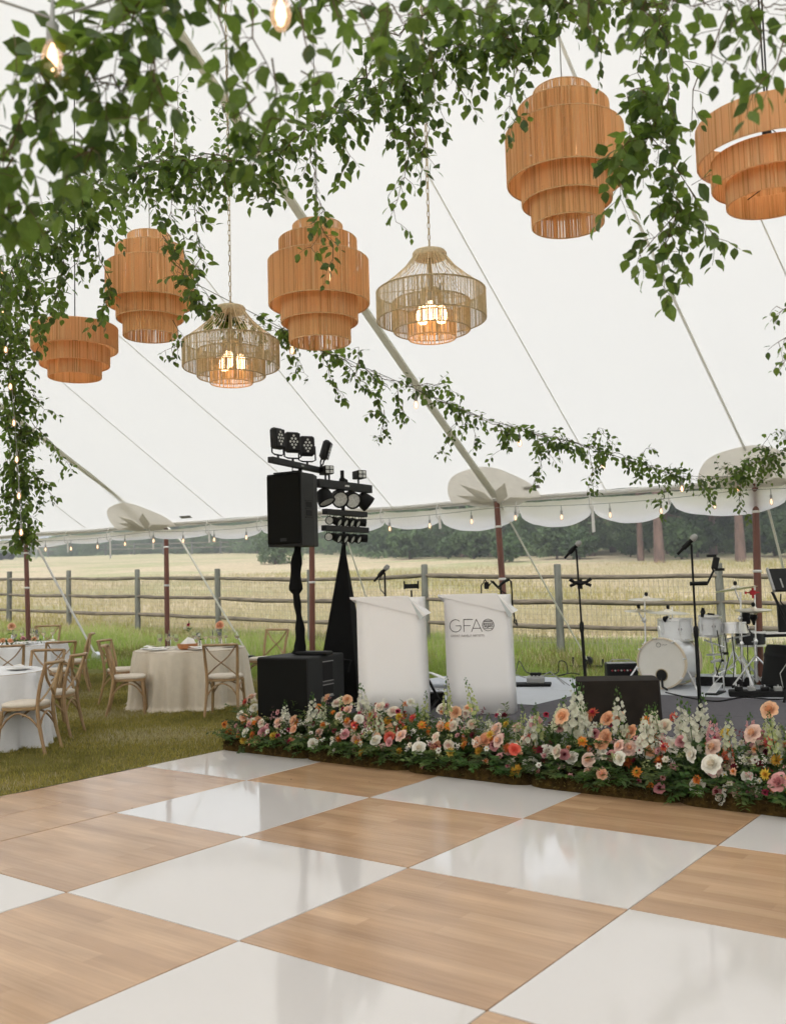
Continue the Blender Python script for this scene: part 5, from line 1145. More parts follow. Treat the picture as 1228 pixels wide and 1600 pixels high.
for key, lab, spots in (('T1', 'place setting on the beige table', [(-.50, -.15, 'far left'), (-.33, -.47, 'front left'), (.22, -.55, 'front right, behind the chair'), (.58, -.15, 'right')]), ('T2', 'place setting on the rear white table', [(.3, -.5, 'front'), (.57, -.12, 'right')]), ('T3', 'place setting on the front white table', [(.50, .0, 'right'), (.24, -.48, 'front')])):
    for dx, dy, w in spots:
        p_ = link('plate', pl_me, None, M=at(key, dx, dy)); tag(p_, f'white plate at the {w} {lab}', 'plate')
        n_ = link('napkin', nk, None, M=place(at(key, dx, dy, .016), math.atan2(dy, dx)+.3)); tag(n_, f'folded linen napkin on the {w} {lab}', 'napkin')
        k_ = MB().box((0, 0, .004), (.015, .2, .003)).build('knife', M_chrome, None, None, loc=at(key, dx*.97-.17*dy, dy*.97+.17*dx)); k_.rotation_euler.z = math.atan2(dy, dx)+PI/2; tag(k_, f'steel knife beside the {w} {lab}', 'knife')

# ------------------------------------------------------------------ flowers
def petal_grid(mb, M, L, w, curl, cup, nu=2, nv=3, mat=0, blunt=False):
    V = []
    for j in range(nv+1):
        t = j/nv; wd = w*.52*math.sin(PI*(.18+.60*t)) if blunt else w*(1-abs(2*t-.95)**2.6*.88)*.5*(.62+.5*t)
        ang = cup + curl*t; 
        r = L*t
        for i in range(nu+1):
            s = (i/nu-.5)*2; x = r*(1-.16*t*s*s*(1 if blunt else 0))*math.cos(cup*.5+ang*.5); z = r*math.sin(cup*.5+ang*.5) + .12*w*s*s
            V.append((x, s*wd, z))
    F = [(j*(nu+1)+i, j*(nu+1)+i+1, (j+1)*(nu+1)+i+1, (j+1)*(nu+1)+i) for j in range(nv) for i in range(nu)]
    mb.add(V, F, M, mat)
def rose_mesh(m, mc, seed, r=.055, open_=.5):
    g = random.Random(seed); mb = MB()
    layers = [(5, .30, 1.50, .35), (6, .50, 1.30, .15), (7, .74, 1.0, -.15), (8, .98, .62, -.55)]
    for li, (n, sc, cup, curl) in enumerate(layers):
        for k in range(n):
            a = 2*PI*k/n + li*.7 + g.uniform(-.15, .15)
            M = rotm(0, 0, a) @ Matrix.Translation((r*.12*sc, 0, -.25*r*sc+.2*r))
            petal_grid(mb, M, r*sc*1.12*g.uniform(.92, 1.08), r*1.18*sc**.5, curl*g.uniform(.7, 1.3), cup*g.uniform(.9, 1.08)-open_*.1*li, 4, 4, mat=1 if li < 2 else 0, blunt=True)
    mb.ball((0, 0, r*.2), r*.28, 6, mat=1)
    return mb.mesh('blossom', [m, mc], 80)
def dahlia_mesh(m, mc, seed, r=.045, n=46, wd=.24):
    g = random.Random(seed); mb = MB()
    for k in range(n):
        t = k/n; a = k*2.39996; cup = 1.35*(1-t)**.8+.02; L = r*(.35+.65*t**.6)
        petal_grid(mb, rotm(0, 0, a) @ Matrix.Translation((r*.05, 0, r*.15*(1-t))), L*g.uniform(.9, 1.1), r*wd*1.6, -.25*t, cup, 2, 2, mat=1 if t < .3 else 0)
    mb.ball((0, 0, r*.12), r*.25, 6, mat=1)
    return mb.mesh('blossom', [m, mc], 80)
def simple_mesh(m, mc, seed, r=.026, n=6):
    g = random.Random(seed); mb = MB()
    for li in range(2):
        for k in range(n): petal_grid(mb, rotm(0, 0, 2*PI*(k+.5*li)/n), r*(1-.2*li), r*1.0, -.2, .35+.5*li, 2, 2)
    mb.ball((0, 0, r*.15), r*.28, 6, mat=1)
    return mb.mesh('blossom', [m, mc], 80)
def fmat(name, c, t=.25): return mat(name, c, .6, var=.10, scale=30, trans=t, rand=.10, spec=.3)
Fc = dict(peach=(.80, .46, .27), blush=(.80, .60, .51), cream=(.80, .74, .62), orange=(.78, .30, .06), mustard=(.66, .38, .05), mauve=(.56, .25, .26), burgundy=(.17, .018, .03), rust=(.46, .13, .035), coral=(.74, .17, .10), hotpink=(.60, .06, .13), white=(.80, .78, .70), yellow=(.70, .52, .08), pink=(.68, .36, .36), green=(.42, .46, .20), apricot=(.85, .55, .36))
FM = {k: fmat('petal_'+k, v) for k, v in Fc.items()}
ROSES = [rose_mesh(FM[a], FM[b], i, .052, o) for i, (a, b, o) in enumerate([('peach', 'apricot', .4), ('blush', 'apricot', .5), ('cream', 'blush', .3), ('mauve', 'burgundy', .7), ('apricot', 'peach', .6), ('white', 'cream', .6), ('pink', 'mauve', .3), ('coral', 'coral', .5)])]
RN = ['peach', 'blush', 'cream', 'mauve', 'apricot', 'white', 'pink', 'coral']
DAHL = [dahlia_mesh(FM[a], FM[b], i) for i, (a, b) in enumerate([('mustard', 'yellow'), ('orange', 'rust'), ('rust', 'orange'), ('coral', 'hotpink'), ('yellow', 'mustard'), ('orange', 'yellow')])]
DN = ['mustard', 'deep orange', 'rust', 'coral', 'yellow', 'orange']
RAN = [dahlia_mesh(FM[a], FM[b], 20+i, .030, 34, .42) for i, (a, b) in enumerate([('hotpink', 'burgundy'), ('burgundy', 'burgundy'), ('orange', 'orange'), ('pink', 'hotpink'), ('apricot', 'orange')])]
SIM = [simple_mesh(FM[a], FM[b], 30+i) for i, (a, b) in enumerate([('white', 'yellow'), ('white', 'burgundy'), ('cream', 'green'), ('pink', 'burgundy')])]
def spike_mesh(m, seed, h=.30, r=.022, n=26):
    g = random.Random(seed); mb = MB(); lean = g.uniform(-.04, .04)
    mb.tube([(0, 0, 0), (lean*.4, 0, h*.5), (lean, 0, h)], [.003, .0022, .001], 5, mat=1)
    for k in range(n):
        t = .22+.78*k/n; z = h*t; a = k*2.4+g.uniform(-.4, .4); s = 1-.75*max(0, t-.45)/.55; rr = r*s
        c = Vector((lean*t*t+math.cos(a)*rr*.9, math.sin(a)*rr*.9, z))
        mt = 0 if t < .82 else 1
        for q in range(4):
            M = Matrix.Translation(c) @ rotm(0, 0, a) @ rotm(q*PI/2, 0, 0) @ rotm(0, -.5, 0)
            mb.add([(0, 0, 0), (rr*.6, rr*.48, rr*.22), (rr*1.05, 0, rr*.34), (rr*.6, -rr*.48, rr*.22)], [(0, 1, 2, 3)], M, mt)
    for k in range(4):
        a = g.random()*6; z = h*g.uniform(.0, .2)
        mb.add([(0, 0, z), (math.cos(a)*.03+.006, math.sin(a)*.03, z+.02), (math.cos(a)*.06, math.sin(a)*.06, z+.015), (math.cos(a)*.03-.006, math.sin(a)*.03, z+.02)], [(0, 1, 2, 3)], None, 1)
    return mb.mesh('spike', [m, M_fern], 80)
FM['sp_white'] = fmat('petal_spike_white', (.66, .66, .54), .35); FM['sp_cream'] = fmat('petal_spike_cream', (.58, .60, .42), .35)
SPK = [spike_mesh(FM[a], 50+i, h, r) for i, (a, h, r) in enumerate([('sp_white', .32, .030), ('sp_cream', .28, .026), ('sp_white', .36, .029), ('pink', .28, .030), ('green', .30, .020), ('coral', .24, .026)])]
def leaf_template(wd=.5, droop=.1):
    w = wd
    V = np.array([(0, 0, 0), (.22, .40*w, .03), (.22, -.40*w, .03), (.5, .52*w, .04), (.5, -.52*w, .04), (.8, .28*w, 0), (.8, -.28*w, 0), (1.05, 0, -droop), (.22, 0, -.01), (.5, 0, -.025), (.8, 0, -.05)])
    F = np.array([(0, 8, 1), (0, 2, 8), (8, 9, 3), (8, 3, 1), (2, 4, 9), (2, 9, 8), (9, 10, 5), (9, 5, 3), (4, 6, 10), (4, 10, 9), (10, 7, 5), (6, 7, 10)])
    return V, F
def merge_leaves(name, mats_, recs, tmpl, parent, label=None):
    """recs: list of (pos, along, normal, size, matindex)"""
    V0, F0 = tmpl; n = len(recs)
    if n == 0: return None
    P = np.array([r[0] for r in recs]); A = np.array([r[1] for r in recs]); Nn = np.array([r[2] for r in recs]); S = np.array([r[3] for r in recs])
    A /= np.linalg.norm(A, axis=1)[:, None]; B = np.cross(Nn, A); B /= np.maximum(np.linalg.norm(B, axis=1), 1e-6)[:, None]; C = np.cross(A, B)
    V = P[:, None] + S[:, None, None]*(V0[None, :, 0:1]*A[:, None] + V0[None, :, 1:2]*B[:, None] + V0[None, :, 2:3]*C[:, None])
    F = (F0[None] + (np.arange(n)*len(V0))[:, None, None]).reshape(-1, 3)
    o = bulk(name, V.reshape(-1, 3), F, mats_, parent, 'stuff', np.repeat([r[4] for r in recs], len(F0)))
    return o
def rnd3(): 
    v = rng.normal(0, 1, 3); return v/np.linalg.norm(v)
LT = leaf_template(.5); LTn = leaf_template(.28); 
M_tuft = leafmat('moss_tuft', (.060, .050, .012), (.10, .075, .02), .9, .2)
FB0, FB1 = G(-3.06, 2.77), G(2.35, 2.67); FBd = (FB1-FB0).normalized(); FBn = Vector((-FBd.y, FBd.x, 0))
FL = (FB1-FB0).length
bounds = [0, .165, .33, .50, .67, .84, 1.0]
def s_at(px, off=.2):    # distance along the bed for a pixel column
    v = CR*((px-614)/FPX) + CF; a = math.atan2(v.x, v.y); 
    o = FB0 + FBn*off; # o + FBd*s on ray x/y = k
    k = v.x/v.y; return (k*o.y-o.x)/(FBd.x-k*FBd.y)
sec_lab = ['leftmost flower arrangement, in front of the subwoofer, with peach roses and a pink spike', 'flower arrangement below the plain white lectern with mustard and orange blossoms', 'flower arrangement below the lettered lectern with cream roses and orange dahlias', 'flower arrangement in front of the covered monitor with tall white spikes', 'flower arrangement below the bass drum with mauve roses and a big cream rose', 'rightmost flower arrangement with pink snapdragon spikes and yellow dahlias']
for si in range(6):
    a0, a1 = FL*bounds[si], FL*bounds[si+1]; o_ = FB0+FBd*a0
    t = thing('flower_arrangement', sec_lab[si], 'flower arrangement', (o_.x, o_.y, 0), math.atan2(FBd.y, FBd.x), 'flower border along the stage front')
    Ls = a1-a0
    def lumps(u, v, si=si, Ls=Ls):
        x = u*Ls; b = (v)*PI; r = .115+.022*math.sin(9*x+si)+.014*math.sin(23*x+2*si+3*v)+.01*math.sin(41*x+9*v)
        e = min(1, min(u, 1-u)*9)**.5*.25+.75
        return (x, .26-.30*math.cos(b)*e, max(-.02, r*math.sin(b)**.6*e*1.0))
    MB().grid(lumps, 44, 12).build('moss_base', M_soil, t, 70)
    # tufts of moss on the base
    mr = []
    for k in range(int(1500*Ls)):
        p = np.array(lumps(random.random(), random.uniform(.02, .62))); mr.append((p, rnd3()+np.array([0, -.5, .3]), rnd3(), random.uniform(.012, .03), random.choice([0, 0, 0, 1])))
    merge_leaves('moss_tufts', [M_soil, M_tuft], mr, LTn, t)
    # foliage
    recs = []; recn = []
    nsh = int(320*Ls)
    for k in range(nsh):
        x = random.uniform(-.04, Ls+.04); b = random.random()**1.15*.56; front = b < .17
        c = np.array([x, b+.02, .05+.10*random.random()]); d = np.array([random.gauss(0, .5), -.75 if front else random.gauss(-.1, .5), random.uniform(.1, .8) if front else random.uniform(.8, 1.6)]); d /= np.linalg.norm(d)
        L = random.uniform(.10, .20) if front else random.uniform(.12, .40); nst = int(L/.022); mi = random.choice([0, 0, 1, 1, 2]); narrow = random.random() < .45
        for j in range(nst):
            c = c + d*.022; d = d + np.array([0, 0, -.10]) + rng.normal(0, .05, 3); d /= np.linalg.norm(d)
            if c[2] < .015: c[2] = .015; d[2] = abs(d[2])*.2
            for s in (-1, 1):
                side = np.cross(d, np.array([0, 0, 1]))*s + d*.5 + rng.normal(0, .25, 3)
                (recn if narrow else recs).append((c.copy(), side, np.array([0, -.3, 1])+rng.normal(0, .4, 3), random.uniform(.028, .05) if not narrow else random.uniform(.03, .055), mi))
    merge_leaves('foliage', [M_leafd, M_fern, M_leafy], recs, LT, t); merge_leaves('fine_foliage', [M_leafd, M_fern, M_leafy], recn, LTn, t)
    # blossoms
    used = []; tries = 0; want = int(68*Ls)
    while len(used) < want and tries < 3000:
        tries += 1
        x = random.uniform(.03, Ls-.03); b = .48*random.random()**1.25; z = .11+.62*b+random.uniform(-.06, .13)
        if any((x-u)**2+(z-w)**2+.3*(b-q)**2 < (.020+.48*rr)**2 for u, q, w, rr in used): continue
        kind = random.choices(['rose', 'dahlia', 'ranunculus', 'blossom'], [.40, .19, .19, .22])[0]
        wts = {0: [3, 3, 3, 1, 3, 2, 1, 0], 1: [2, 3, 4, 0, 2, 3, 1, 1], 2: [2, 4, 4, 1, 2, 4, 1, .5], 3: [2, 4, 4, 3, 1, 5, 1, 0], 4: [0, 4, 4, 3, 1, 6, 2, 0], 5: [1, 3, 4, 3, 1, 5, 3, 0]}[si]
        if kind == 'rose': k = random.choices(range(8), wts)[0]; me, nm, sz = ROSES[k], RN[k], random.uniform(.62, 1.0)
        elif kind == 'dahlia': k = random.randrange(6); me, nm, sz = DAHL[k], DN[k], random.uniform(.8, 1.15)
        elif kind == 'ranunculus': k = random.randrange(5); me, nm, sz = RAN[k], ['deep pink', 'burgundy', 'orange', 'pink', 'apricot'][k], random.uniform(.8, 1.15)
        else: k = random.randrange(4); me, nm, sz = SIM[k], ['small white', 'dark-eyed white', 'cream', 'small pink'][k], random.uniform(.9, 1.4)
        y = b-.015-.03*random.random()
        n_ = Vector((random.gauss(-.1, .45), -1.0-.3*random.random()+b*.8, random.uniform(.25, 1.1))).normalized()
        M = Matrix.Translation((x, y, z)) @ n_.to_track_quat('Z', 'Y').to_matrix().to_4x4() @ Matrix.Diagonal((sz, sz, sz, 1))
        o = link(kind, me, t, M=M); used.append((x, b, z, .05*sz if kind == 'rose' else .035*sz))
    # small filler florets
    recs = []
    for k in range(int(34*Ls)):
        x = random.uniform(0, Ls); b = random.uniform(.0, .42); z = .12+.6*b+random.uniform(0, .14); cc = np.array([x, b-.03, z]); mi = random.choices([0, 1, 2, 3], [5, 3, 2, 1])[0]
        for j in range(random.randint(6, 15)):
            q = cc + rng.normal(0, .016, 3)
            for w in range(4): recs.append((q, rnd3(), rnd3(), random.uniform(.009, .015), mi))
    merge_leaves('filler_florets', [FM['white'], FM['green'], FM['pink'], FM['burgundy']], recs, LT, t)
    # spikes
    sp_list = [(440, 3, .36, 1.0), (372, 4, .30, .8), (512, 1, .34, .9), (530, 4, .36, .9), (566, 0, .38, 1.05), (655, 4, .36, 1.0), (706, 4, .46, 1.1), (741, 4, .46, 1.1), (700, 4, .40, .8), (808, 4, .38, .9), (800, 1, .34, .9), (842, 4, .38, 1.1), (886, 0, .40, 1.3), (897, 2, .38, 1.2), (860, 1, .38, 1.1), (918, 0, .42, .9), (945, 4, .40, .9), (966, 2, .40, 1.0), (974, 1, .34, 1.0), (1001, 1, .48, .95), (1008, 0, .40, 1.0), (1028, 2, .36, .95), (1047, 4, .38, .8), (1072, 0, .42, 1.0), (1101, 3, .38, .85), (1124, 5, .34, .8), (1138, 1, .40, .9), (1156, 3, .42, .85), (1197, 1, .46, 1.1), (1206, 4, .44, 1.0), (1224, 0, .42, 1.0), (620, 5, .30, .9), (610, 1, .30, .8), (760, 1, .34, .9), (495, 0, .28, 1.0), (480, 1, .26, .9), (830, 0, .34, 1.0), (590, 4, .34, .9)]
    sp_list += [(random.uniform(380, 840), random.choice([0, 1, 4, 4, 3]), random.uniform(.26, .36), random.uniform(.7, .95)) for _ in range(3)] if si < 3 else [(random.uniform(800, 1235), random.choice([0, 0, 1, 2, 4, 3]), random.uniform(.30, .44), random.uniform(.8, 1.1)) for _ in range(3)]
    for (px, k, hb, sc) in sp_list:
        off = .34; s = s_at(px, off)
        if a0 <= s < a1:
            off = .34-.22*random.random(); hb += random.uniform(-.03, .06); sc *= 1.15
            M = Matrix.Translation((s-a0, off, hb-.15)) @ rotm(random.gauss(-.05, .09), random.gauss(0, .10), random.random()*6) @ Matrix.Diagonal((sc, sc, sc, 1))
            link('flower_spike', SPK[k], t, M=M)
    for (px, me, z, sz, off) in [(1185, ROSES[4], .60, 1.05, .28), (1157, ROSES[1], .46, 1.05, .16), (866, ROSES[4], .48, 1.1, .2), (935, ROSES[0], .47, .95, .3), (702, ROSES[4], .44, .95, .3), (765, RAN[0], .44, .8, .3), (575, RAN[0], .34, .8, .3), (483, RAN[0], .27, .9, .2), (455, RAN[3], .34, .6, .3), (1115, DAHL[4], .44, 1.05, .2), (994, DAHL[5], .48, .95, .26), (373, ROSES[0], .34, 1.0, .3), (1092, ROSES[5], .27, 1.15, .0), (1005, RAN[0], .42, 1, .3), (1180, DAHL[3], .40, 1, .2), (1192, ROSES[6], .20, 1.1, -.02), (1095, ROSES[1], .36, 1.0, .1)]:
        s = s_at(px, off)
        if a0 <= s < a1:
            n_ = Vector((random.gauss(-.2, .2), -1, .7)).normalized()
            link('rose' if me in ROSES else 'dahlia' if me in DAHL else 'ranunculus', me, t, M=Matrix.Translation((s-a0, off, z)) @ n_.to_track_quat('Z', 'Y').to_matrix().to_4x4() @ Matrix.Diagonal((sz, sz, sz, 1)))
            MB().tube([(s-a0, off+.03, .1), (s-a0+.02, off+.04, z*.6), (s-a0, off+.01, z)], .003, 5).build('flower_stem', M_gstem, t)
# bud vases on the tables
for key, dx, dy, me, lab, h in (('T1', -.03, .08, RAN[0], 'slim glass vase with a pink bloom left of centre on the beige table', .30), ('T1', .38, .18, ROSES[0], 'slim glass vase with a peach rose right of centre on the beige table', .28), ('T1', .12, .05, SIM[0], 'small glass jar of white blossoms in the middle of the beige table', .16), ('T2', .02, -.2, ROSES[4], 'glass vase of peach flowers on the rear white table', .26)):
    v = thing('bud_vase', lab, 'vase', at(key, dx, dy))
    MB().lathe([(0, 0), (.028, 0), (.032, .03), (.022, .08), (.012, .13), (.015, .15), (.013, .15), (.010, .13), (0, .02)], 16).build('vase', M_glass, v)
    MB().tube([(0, 0, .01), (.005, 0, h*.6), (0, 0, h)], .003, 5).build('flower_stem', M_gstem, v)
    n_ = Vector((random.gauss(0, .3), -1, .5)).normalized(); link('blossom', me, v, M=Matrix.Translation((0, -.01, h)) @ n_.to_track_quat('Z', 'Y').to_matrix().to_4x4())
    link('blossom', SIM[random.randrange(3)], v, M=Matrix.Translation((-.05, -.01, h-.04)) @ n_.to_track_quat('Z', 'Y').to_matrix().to_4x4())
    recs = [(np.array([0, 0, h-.1*random.random()]), rnd3()+np.array([0, 0, .8]), rnd3(), random.uniform(.04, .08), 0) for k in range(9)]
    merge_leaves('foliage', [M_fern], recs, LTn, v)
fr_ = thing('fruit_arrangement', 'low runner of flowers and greenery at the left of the rear white table', 'table flowers', at('T2', .2, -.35))
for k in range(9): link('rose', SIM[k % 4] if k % 2 else ROSES[k % 8], fr_, M=Matrix.Translation((random.uniform(-.25, .25), random.uniform(-.08, .08), .05+.03*random.random())) @ rotm(.9, 0, random.random()) @ Matrix.Diagonal((.7, .7, .7, 1)))
merge_leaves('foliage', [M_leafd], [(np.array([random.uniform(-.28, .28), random.uniform(-.1, .1), .02+.04*random.random()]), rnd3(), rnd3()+np.array([0, 0, 1]), .05, 0) for k in range(80)], LT, fr_)
# ------------------------------------------------------------------ pendant lamps
def strands(mb, r0, z0, r1, z1, n, w, skip=.03, jit=.25, bulge=.004, seed=0, conc=0, thick=.0025):
    g = random.Random(seed); V = []; F = []
    for k in range(n):
        if g.random() < skip: continue
        a = 2*PI*(k+g.uniform(-jit, jit))/n; a2 = a+g.uniform(-jit, jit)*2*PI/n*.8; ww = w*g.uniform(.7, 1.25); ro = g.uniform(0, bulge); b = len(V); m = 3 if conc else 1
        for i in range(m+1):
            t = i/m; q = t if not conc else t; r = r0+(r1-r0)*(q**conc if conc else q); z = z0+(z1-z0)*t; an = a+(a2-a)*t
            c, s = math.cos(an), math.sin(an); tx, ty = -s*ww/2, c*ww/2
            V += [(c*(r+ro)+tx, s*(r+ro)+ty, z), (c*(r+ro+thick), s*(r+ro+thick), z), (c*(r+ro)-tx, s*(r+ro)-ty, z)]
        for i in range(m):
            for j in range(2): F.append((b+i*3+j, b+i*3+j+1, b+(i+1)*3+j+1, b+(i+1)*3+j))
    mb.add(V, F)
    per = 2*(3 if conc else 1); g2 = random.Random(seed+7); mb.m[-len(F):] = [q for _ in range(len(F)//per) for q in [g2.choices([0, 1, 2], [.62, .25, .13])[0]]*per]
def hoop(parent, r, z, m, rr=.005): return MB().lathe([(r-rr, z), (r, z+rr), (r+rr, z), (r, z-rr), (r-rr, z)], 56).build('hoop', m, parent, 70)
def tier(parent, r, zt_, zb_, m, mh, n, w, skip, seed, hr=.004, dense=True):
    mb = MB(); strands(mb, r, zt_, r, zb_, n, w, skip, seed=seed)
    strands(mb, r-.007, zt_-.001, r-.007, zb_+.001, int(n*(1.0 if dense else .7)), w*1.5, .03, .5, seed=seed+500); o = mb.build('strand_tier', [m, M_rafdark, M_rafpale], parent, None, kind='stuff')
    hoop(o, r+.001, zt_, mh, hr); hoop(o, r+.001, zb_, mh, hr); return o
def spokes(parent, rs, zs, m=M_black):
    mb = MB()
    for (r, z) in zip(rs, zs):
        for k in range(3): a = 2*PI*k/3+r*9; mb.tube([(0, 0, z), (math.cos(a)*r, math.sin(a)*r, z)], .003, 4)
    return mb.build('frame_spokes', m, parent, None)
def bulb_at(parent, p, sc=1.2, me=bulb_me):
    s = link('socket', sock_me, parent, M=place(p)); s.scale = (sc,)*3; b = link('bulb', me, parent, M=place(p)); b.scale = (sc,)*3
hot_me = MB().lathe([(0, -.11), (.02, -.105), (.036, -.08), (.038, -.055), (.028, -.025), (.015, 0)], 12).mesh('bulb_hot', M_bulbh, 60)
LG = 'woven pendant lamps hanging in a row'
def cordup(parent, top, m, r=.004, dbl=False, name='cord'):
    s = (top-EA).dot(ED); t = (top-EA).dot(EN); L = roof(s, t).z - top.z - .08
    mb = MB(); mb.tube([(0, 0, -.12), (0, 0, L)], r, 6)
    if dbl: mb.tube([(.012, 0, -.05), (.02, 0, L*.5), (.012, 0, L)], r, 6)
    return mb.build(name, m, parent, 60), L
def lamp_tall(px, py, d, label, seed, cm=M_gcord, rz=0):
    top = W(px, py, d); t = thing('pendant_lamp', label, 'pendant lamp', top, rz, LG)
    for i, (r, a, b, n) in enumerate([(.16, 0, -.13, 150), (.252, -.10, -.27, 230), (.325, -.24, -.53, 300), (.247, -.49, -.65, 228), (.197, -.615, -.78, 182)]):
        tier(t, r, a, b, M_raffia, M_rafhoop, int(n*1.35), .0044, .02, seed*10+i, dense=i not in (0, 4))
    spokes(t, (.155, .245, .32, .24), (-.02, -.11, -.24, -.48)); cordup(t, top, cm)
    for k in range(3):
        a = 2.1*k; bulb_at(t, (math.cos(a)*.07, math.sin(a)*.07, -.26))
    MB().tube([(0, 0, 0), (0, 0, -.2)], .012, 8).build('lamp_holder', M_black, t)
    return t
def lamp_low(px, py, d, label, seed, dbl=False, rz=0):
    top = W(px, py, d); t = thing('pendant_lamp', label, 'pendant lamp', top, rz, LG)
    for i, (r, a, b, n) in enumerate([(.325, 0, -.18, 420), (.262, -.172, -.305, 340), (.200, -.285, -.40, 260)]):
        tier(t, r, a, b, M_raffia2, M_raffia2, n, .0060, .012, seed*10+i, .003)
    spokes(t, (.32, .26, .195), (-.01, -.18, -.30)); cordup(t, top, M_cord, .0045, dbl)
    bulb_at(t, (0, 0, -.14), 1.2, hot_me); MB().tube([(0, 0, .0), (0, 0, -.12)], .022, 10).build('lamp_holder', M_black, t)
    return t
link_me = None
def lamp_chain(px, py, d, label, seed):
    global link_me
    top = W(px, py, d); t = thing('pendant_lamp', label, 'pendant lamp', top, 0, LG)
    c = MB(); c.lathe([(.0, .012), (.095, .012), (.104, .0), (.104, -.022), (.096, -.03), (0, -.03)], 36); c.build('cap', M_jute, t)
    cone = MB(); strands(cone, .098, -.02, .322, -.235, 60, .0050, .0, .1, .002, seed, conc=1.3, thick=.004); cone.build('cone_strands', [M_jute, M_jute2, M_jute], t, None, kind='stuff')
    o = MB(); strands(o, .325, -.235, .325, -.41, 330, .0044, .04, .4, .003, seed+1); o = o.build('strand_tier', [M_jute2, M_jute2, M_jute], t, None, kind='stuff'); hoop(o, .325, -.235, M_jute2, .006); hoop(o, .325, -.41, M_jute2, .004)
    o = MB(); strands(o, .228, -.30, .228, -.475, 230, .0042, .05, .4, .003, seed+2); o = o.build('strand_tier', [M_jute2, M_jute2, M_jute], t, None, kind='stuff'); hoop(o, .228, -.30, M_jute2, .006); hoop(o, .228, -.475, M_jute2, .004)
    o = MB(); strands(o, .142, -.375, .142, -.52, 110, .0042, .05, .4, .003, seed+3); o = o.build('strand_tier', [M_rafhoop, M_rafhoop, M_rafpale], t, None, kind='stuff'); hoop(o, .142, -.375, M_rafhoop, .004); hoop(o, .142, -.52, M_rafhoop, .004)
    spokes(t, (.32, .225, .14), (-.21, -.275, -.335), M_jute2)
    MB().tube([(0, 0, 0), (0, 0, -.30)], .013, 8).build('lamp_holder', M_brass, t)
    MB().lathe([(0, -.20), (.05, -.215), (.06, -.235), (.0, -.25)], 14).build('holder_plate', M_jute2, t)
    for k in range(3): a = 2.1*k+.4; MB().tube([(0, 0, -.235), (math.cos(a)*.06, math.sin(a)*.06, -.25), (math.cos(a)*.065, math.sin(a)*.065, -.30)], .012, 6).build('lamp_arm', M_jute2, t); bulb_at(t, (math.cos(a)*.065, math.sin(a)*.065, -.31), 1.05, hot_me)
    if link_me is None:
        P = [(.0075*math.cos(a), 0, .022*math.sin(a)+(.0 if True else 0)) for a in np.linspace(0, 2*PI, 13)]
        link_me = MB().tube(P, .0026, 4, cap=False).mesh('link', M_brass, 60)
    s = (top-EA).dot(ED); q = (top-EA).dot(EN); L = roof(s, q).z-top.z-.1; n = int(L/.036)
    chn = bpy.data.objects.new('chain', None); COL.objects.link(chn); chn.parent = t
    for k in range(n): link('link', link_me, chn, M=place((0, 0, .03+.036*k), (k % 2)*PI/2+.35))
    MB().tube([(.004, .0, .0), (.01, 0, L*.3), (-.006, 0, L*.6), (0, 0, L)], .0018, 4).build('lamp_wire', M_brass, t)
    return t
lamp_low(117, 512, 7.4, 'leftmost lamp, small three-tier drum narrowing downwards on a dark cord', 1)
lamp_tall(233.5, 369, 7.1, 'tall five-tier raffia lamp second from the left, beside hanging vines', 2)
lamp_chain(360, 482, 6.4, 'open-weave cone-topped lamp on a chain, third from the left, glowing low down', 3)
lamp_tall(496, 353, 6.1, 'tall five-tier raffia lamp in the middle with a vine sprig over its top', 4)
lamp_chain(671, 396, 5.6, 'open-weave cone-topped lamp on a chain right of the middle, three lit bulbs', 5)
lamp_tall(878, 143, 5.2, 'largest looking five-tier raffia lamp high at the right behind the hanging vine', 6)
lamp_low(1197, 192, 4.45, 'three-tier drum lamp cut by the right edge with a lit bulb showing in the gap', 7, dbl=True)

# ------------------------------------------------------------------ vines
IV = None
def toimg(P):
    x = P - np.array([0, 0, EYE]); d = x @ np.array(CF); return 614+FPX*(x @ np.array(CR))/d, 800-FPX*(x @ np.array(CU))/d, d
leaf_mes = []
for (m, w, dr) in ((M_leaf, .62, .10), (M_leaf, .52, .18), (M_leafd, .58, .05), (M_leafy, .55, .12), (M_leaf, .70, .22)):
    V0, F0 = leaf_template(w*1.15, dr); me = bpy.data.meshes.new('leaf'); me.from_pydata(V0.tolist(), [], F0.tolist()); me.materials.append(m); leaf_mes.append(me)
G_ = np.array([0, 0, -1.])
def shoot(recs, stems, p, d, L, size, step=.030, droop=.16, mi=None, r=.0016):
    n = max(2, int(L/step)); pts = [p.copy()]; side = rnd3()
    for k in range(n):
        d = d + G_*droop + rng.normal(0, .11, 3); d /= np.linalg.norm(d); p = p + d*step; pts.append(p.copy())
        m_ = 1 if k % 3 == 0 and rng.random() < .3 else 1
        side = -side + rng.normal(0, .35, 3)
        s_ = np.cross(d, side); s_ /= max(1e-6, np.linalg.norm(s_))
        al = s_*.75 + d*.45 + G_*rng.uniform(.15, .9); al /= np.linalg.norm(al)
        nm = np.array([0, 0, 1.]) + rng.normal(0, .55, 3); q = size*rng.uniform(.65, 1.15)*(1-.3*k/n)
        recs.append((p + al*.008, al, nm, q, (3 if rng.random() < .06 else (2 if rng.random() < .3 else 0)) if mi is None else mi))
    stems.append((pts, r))
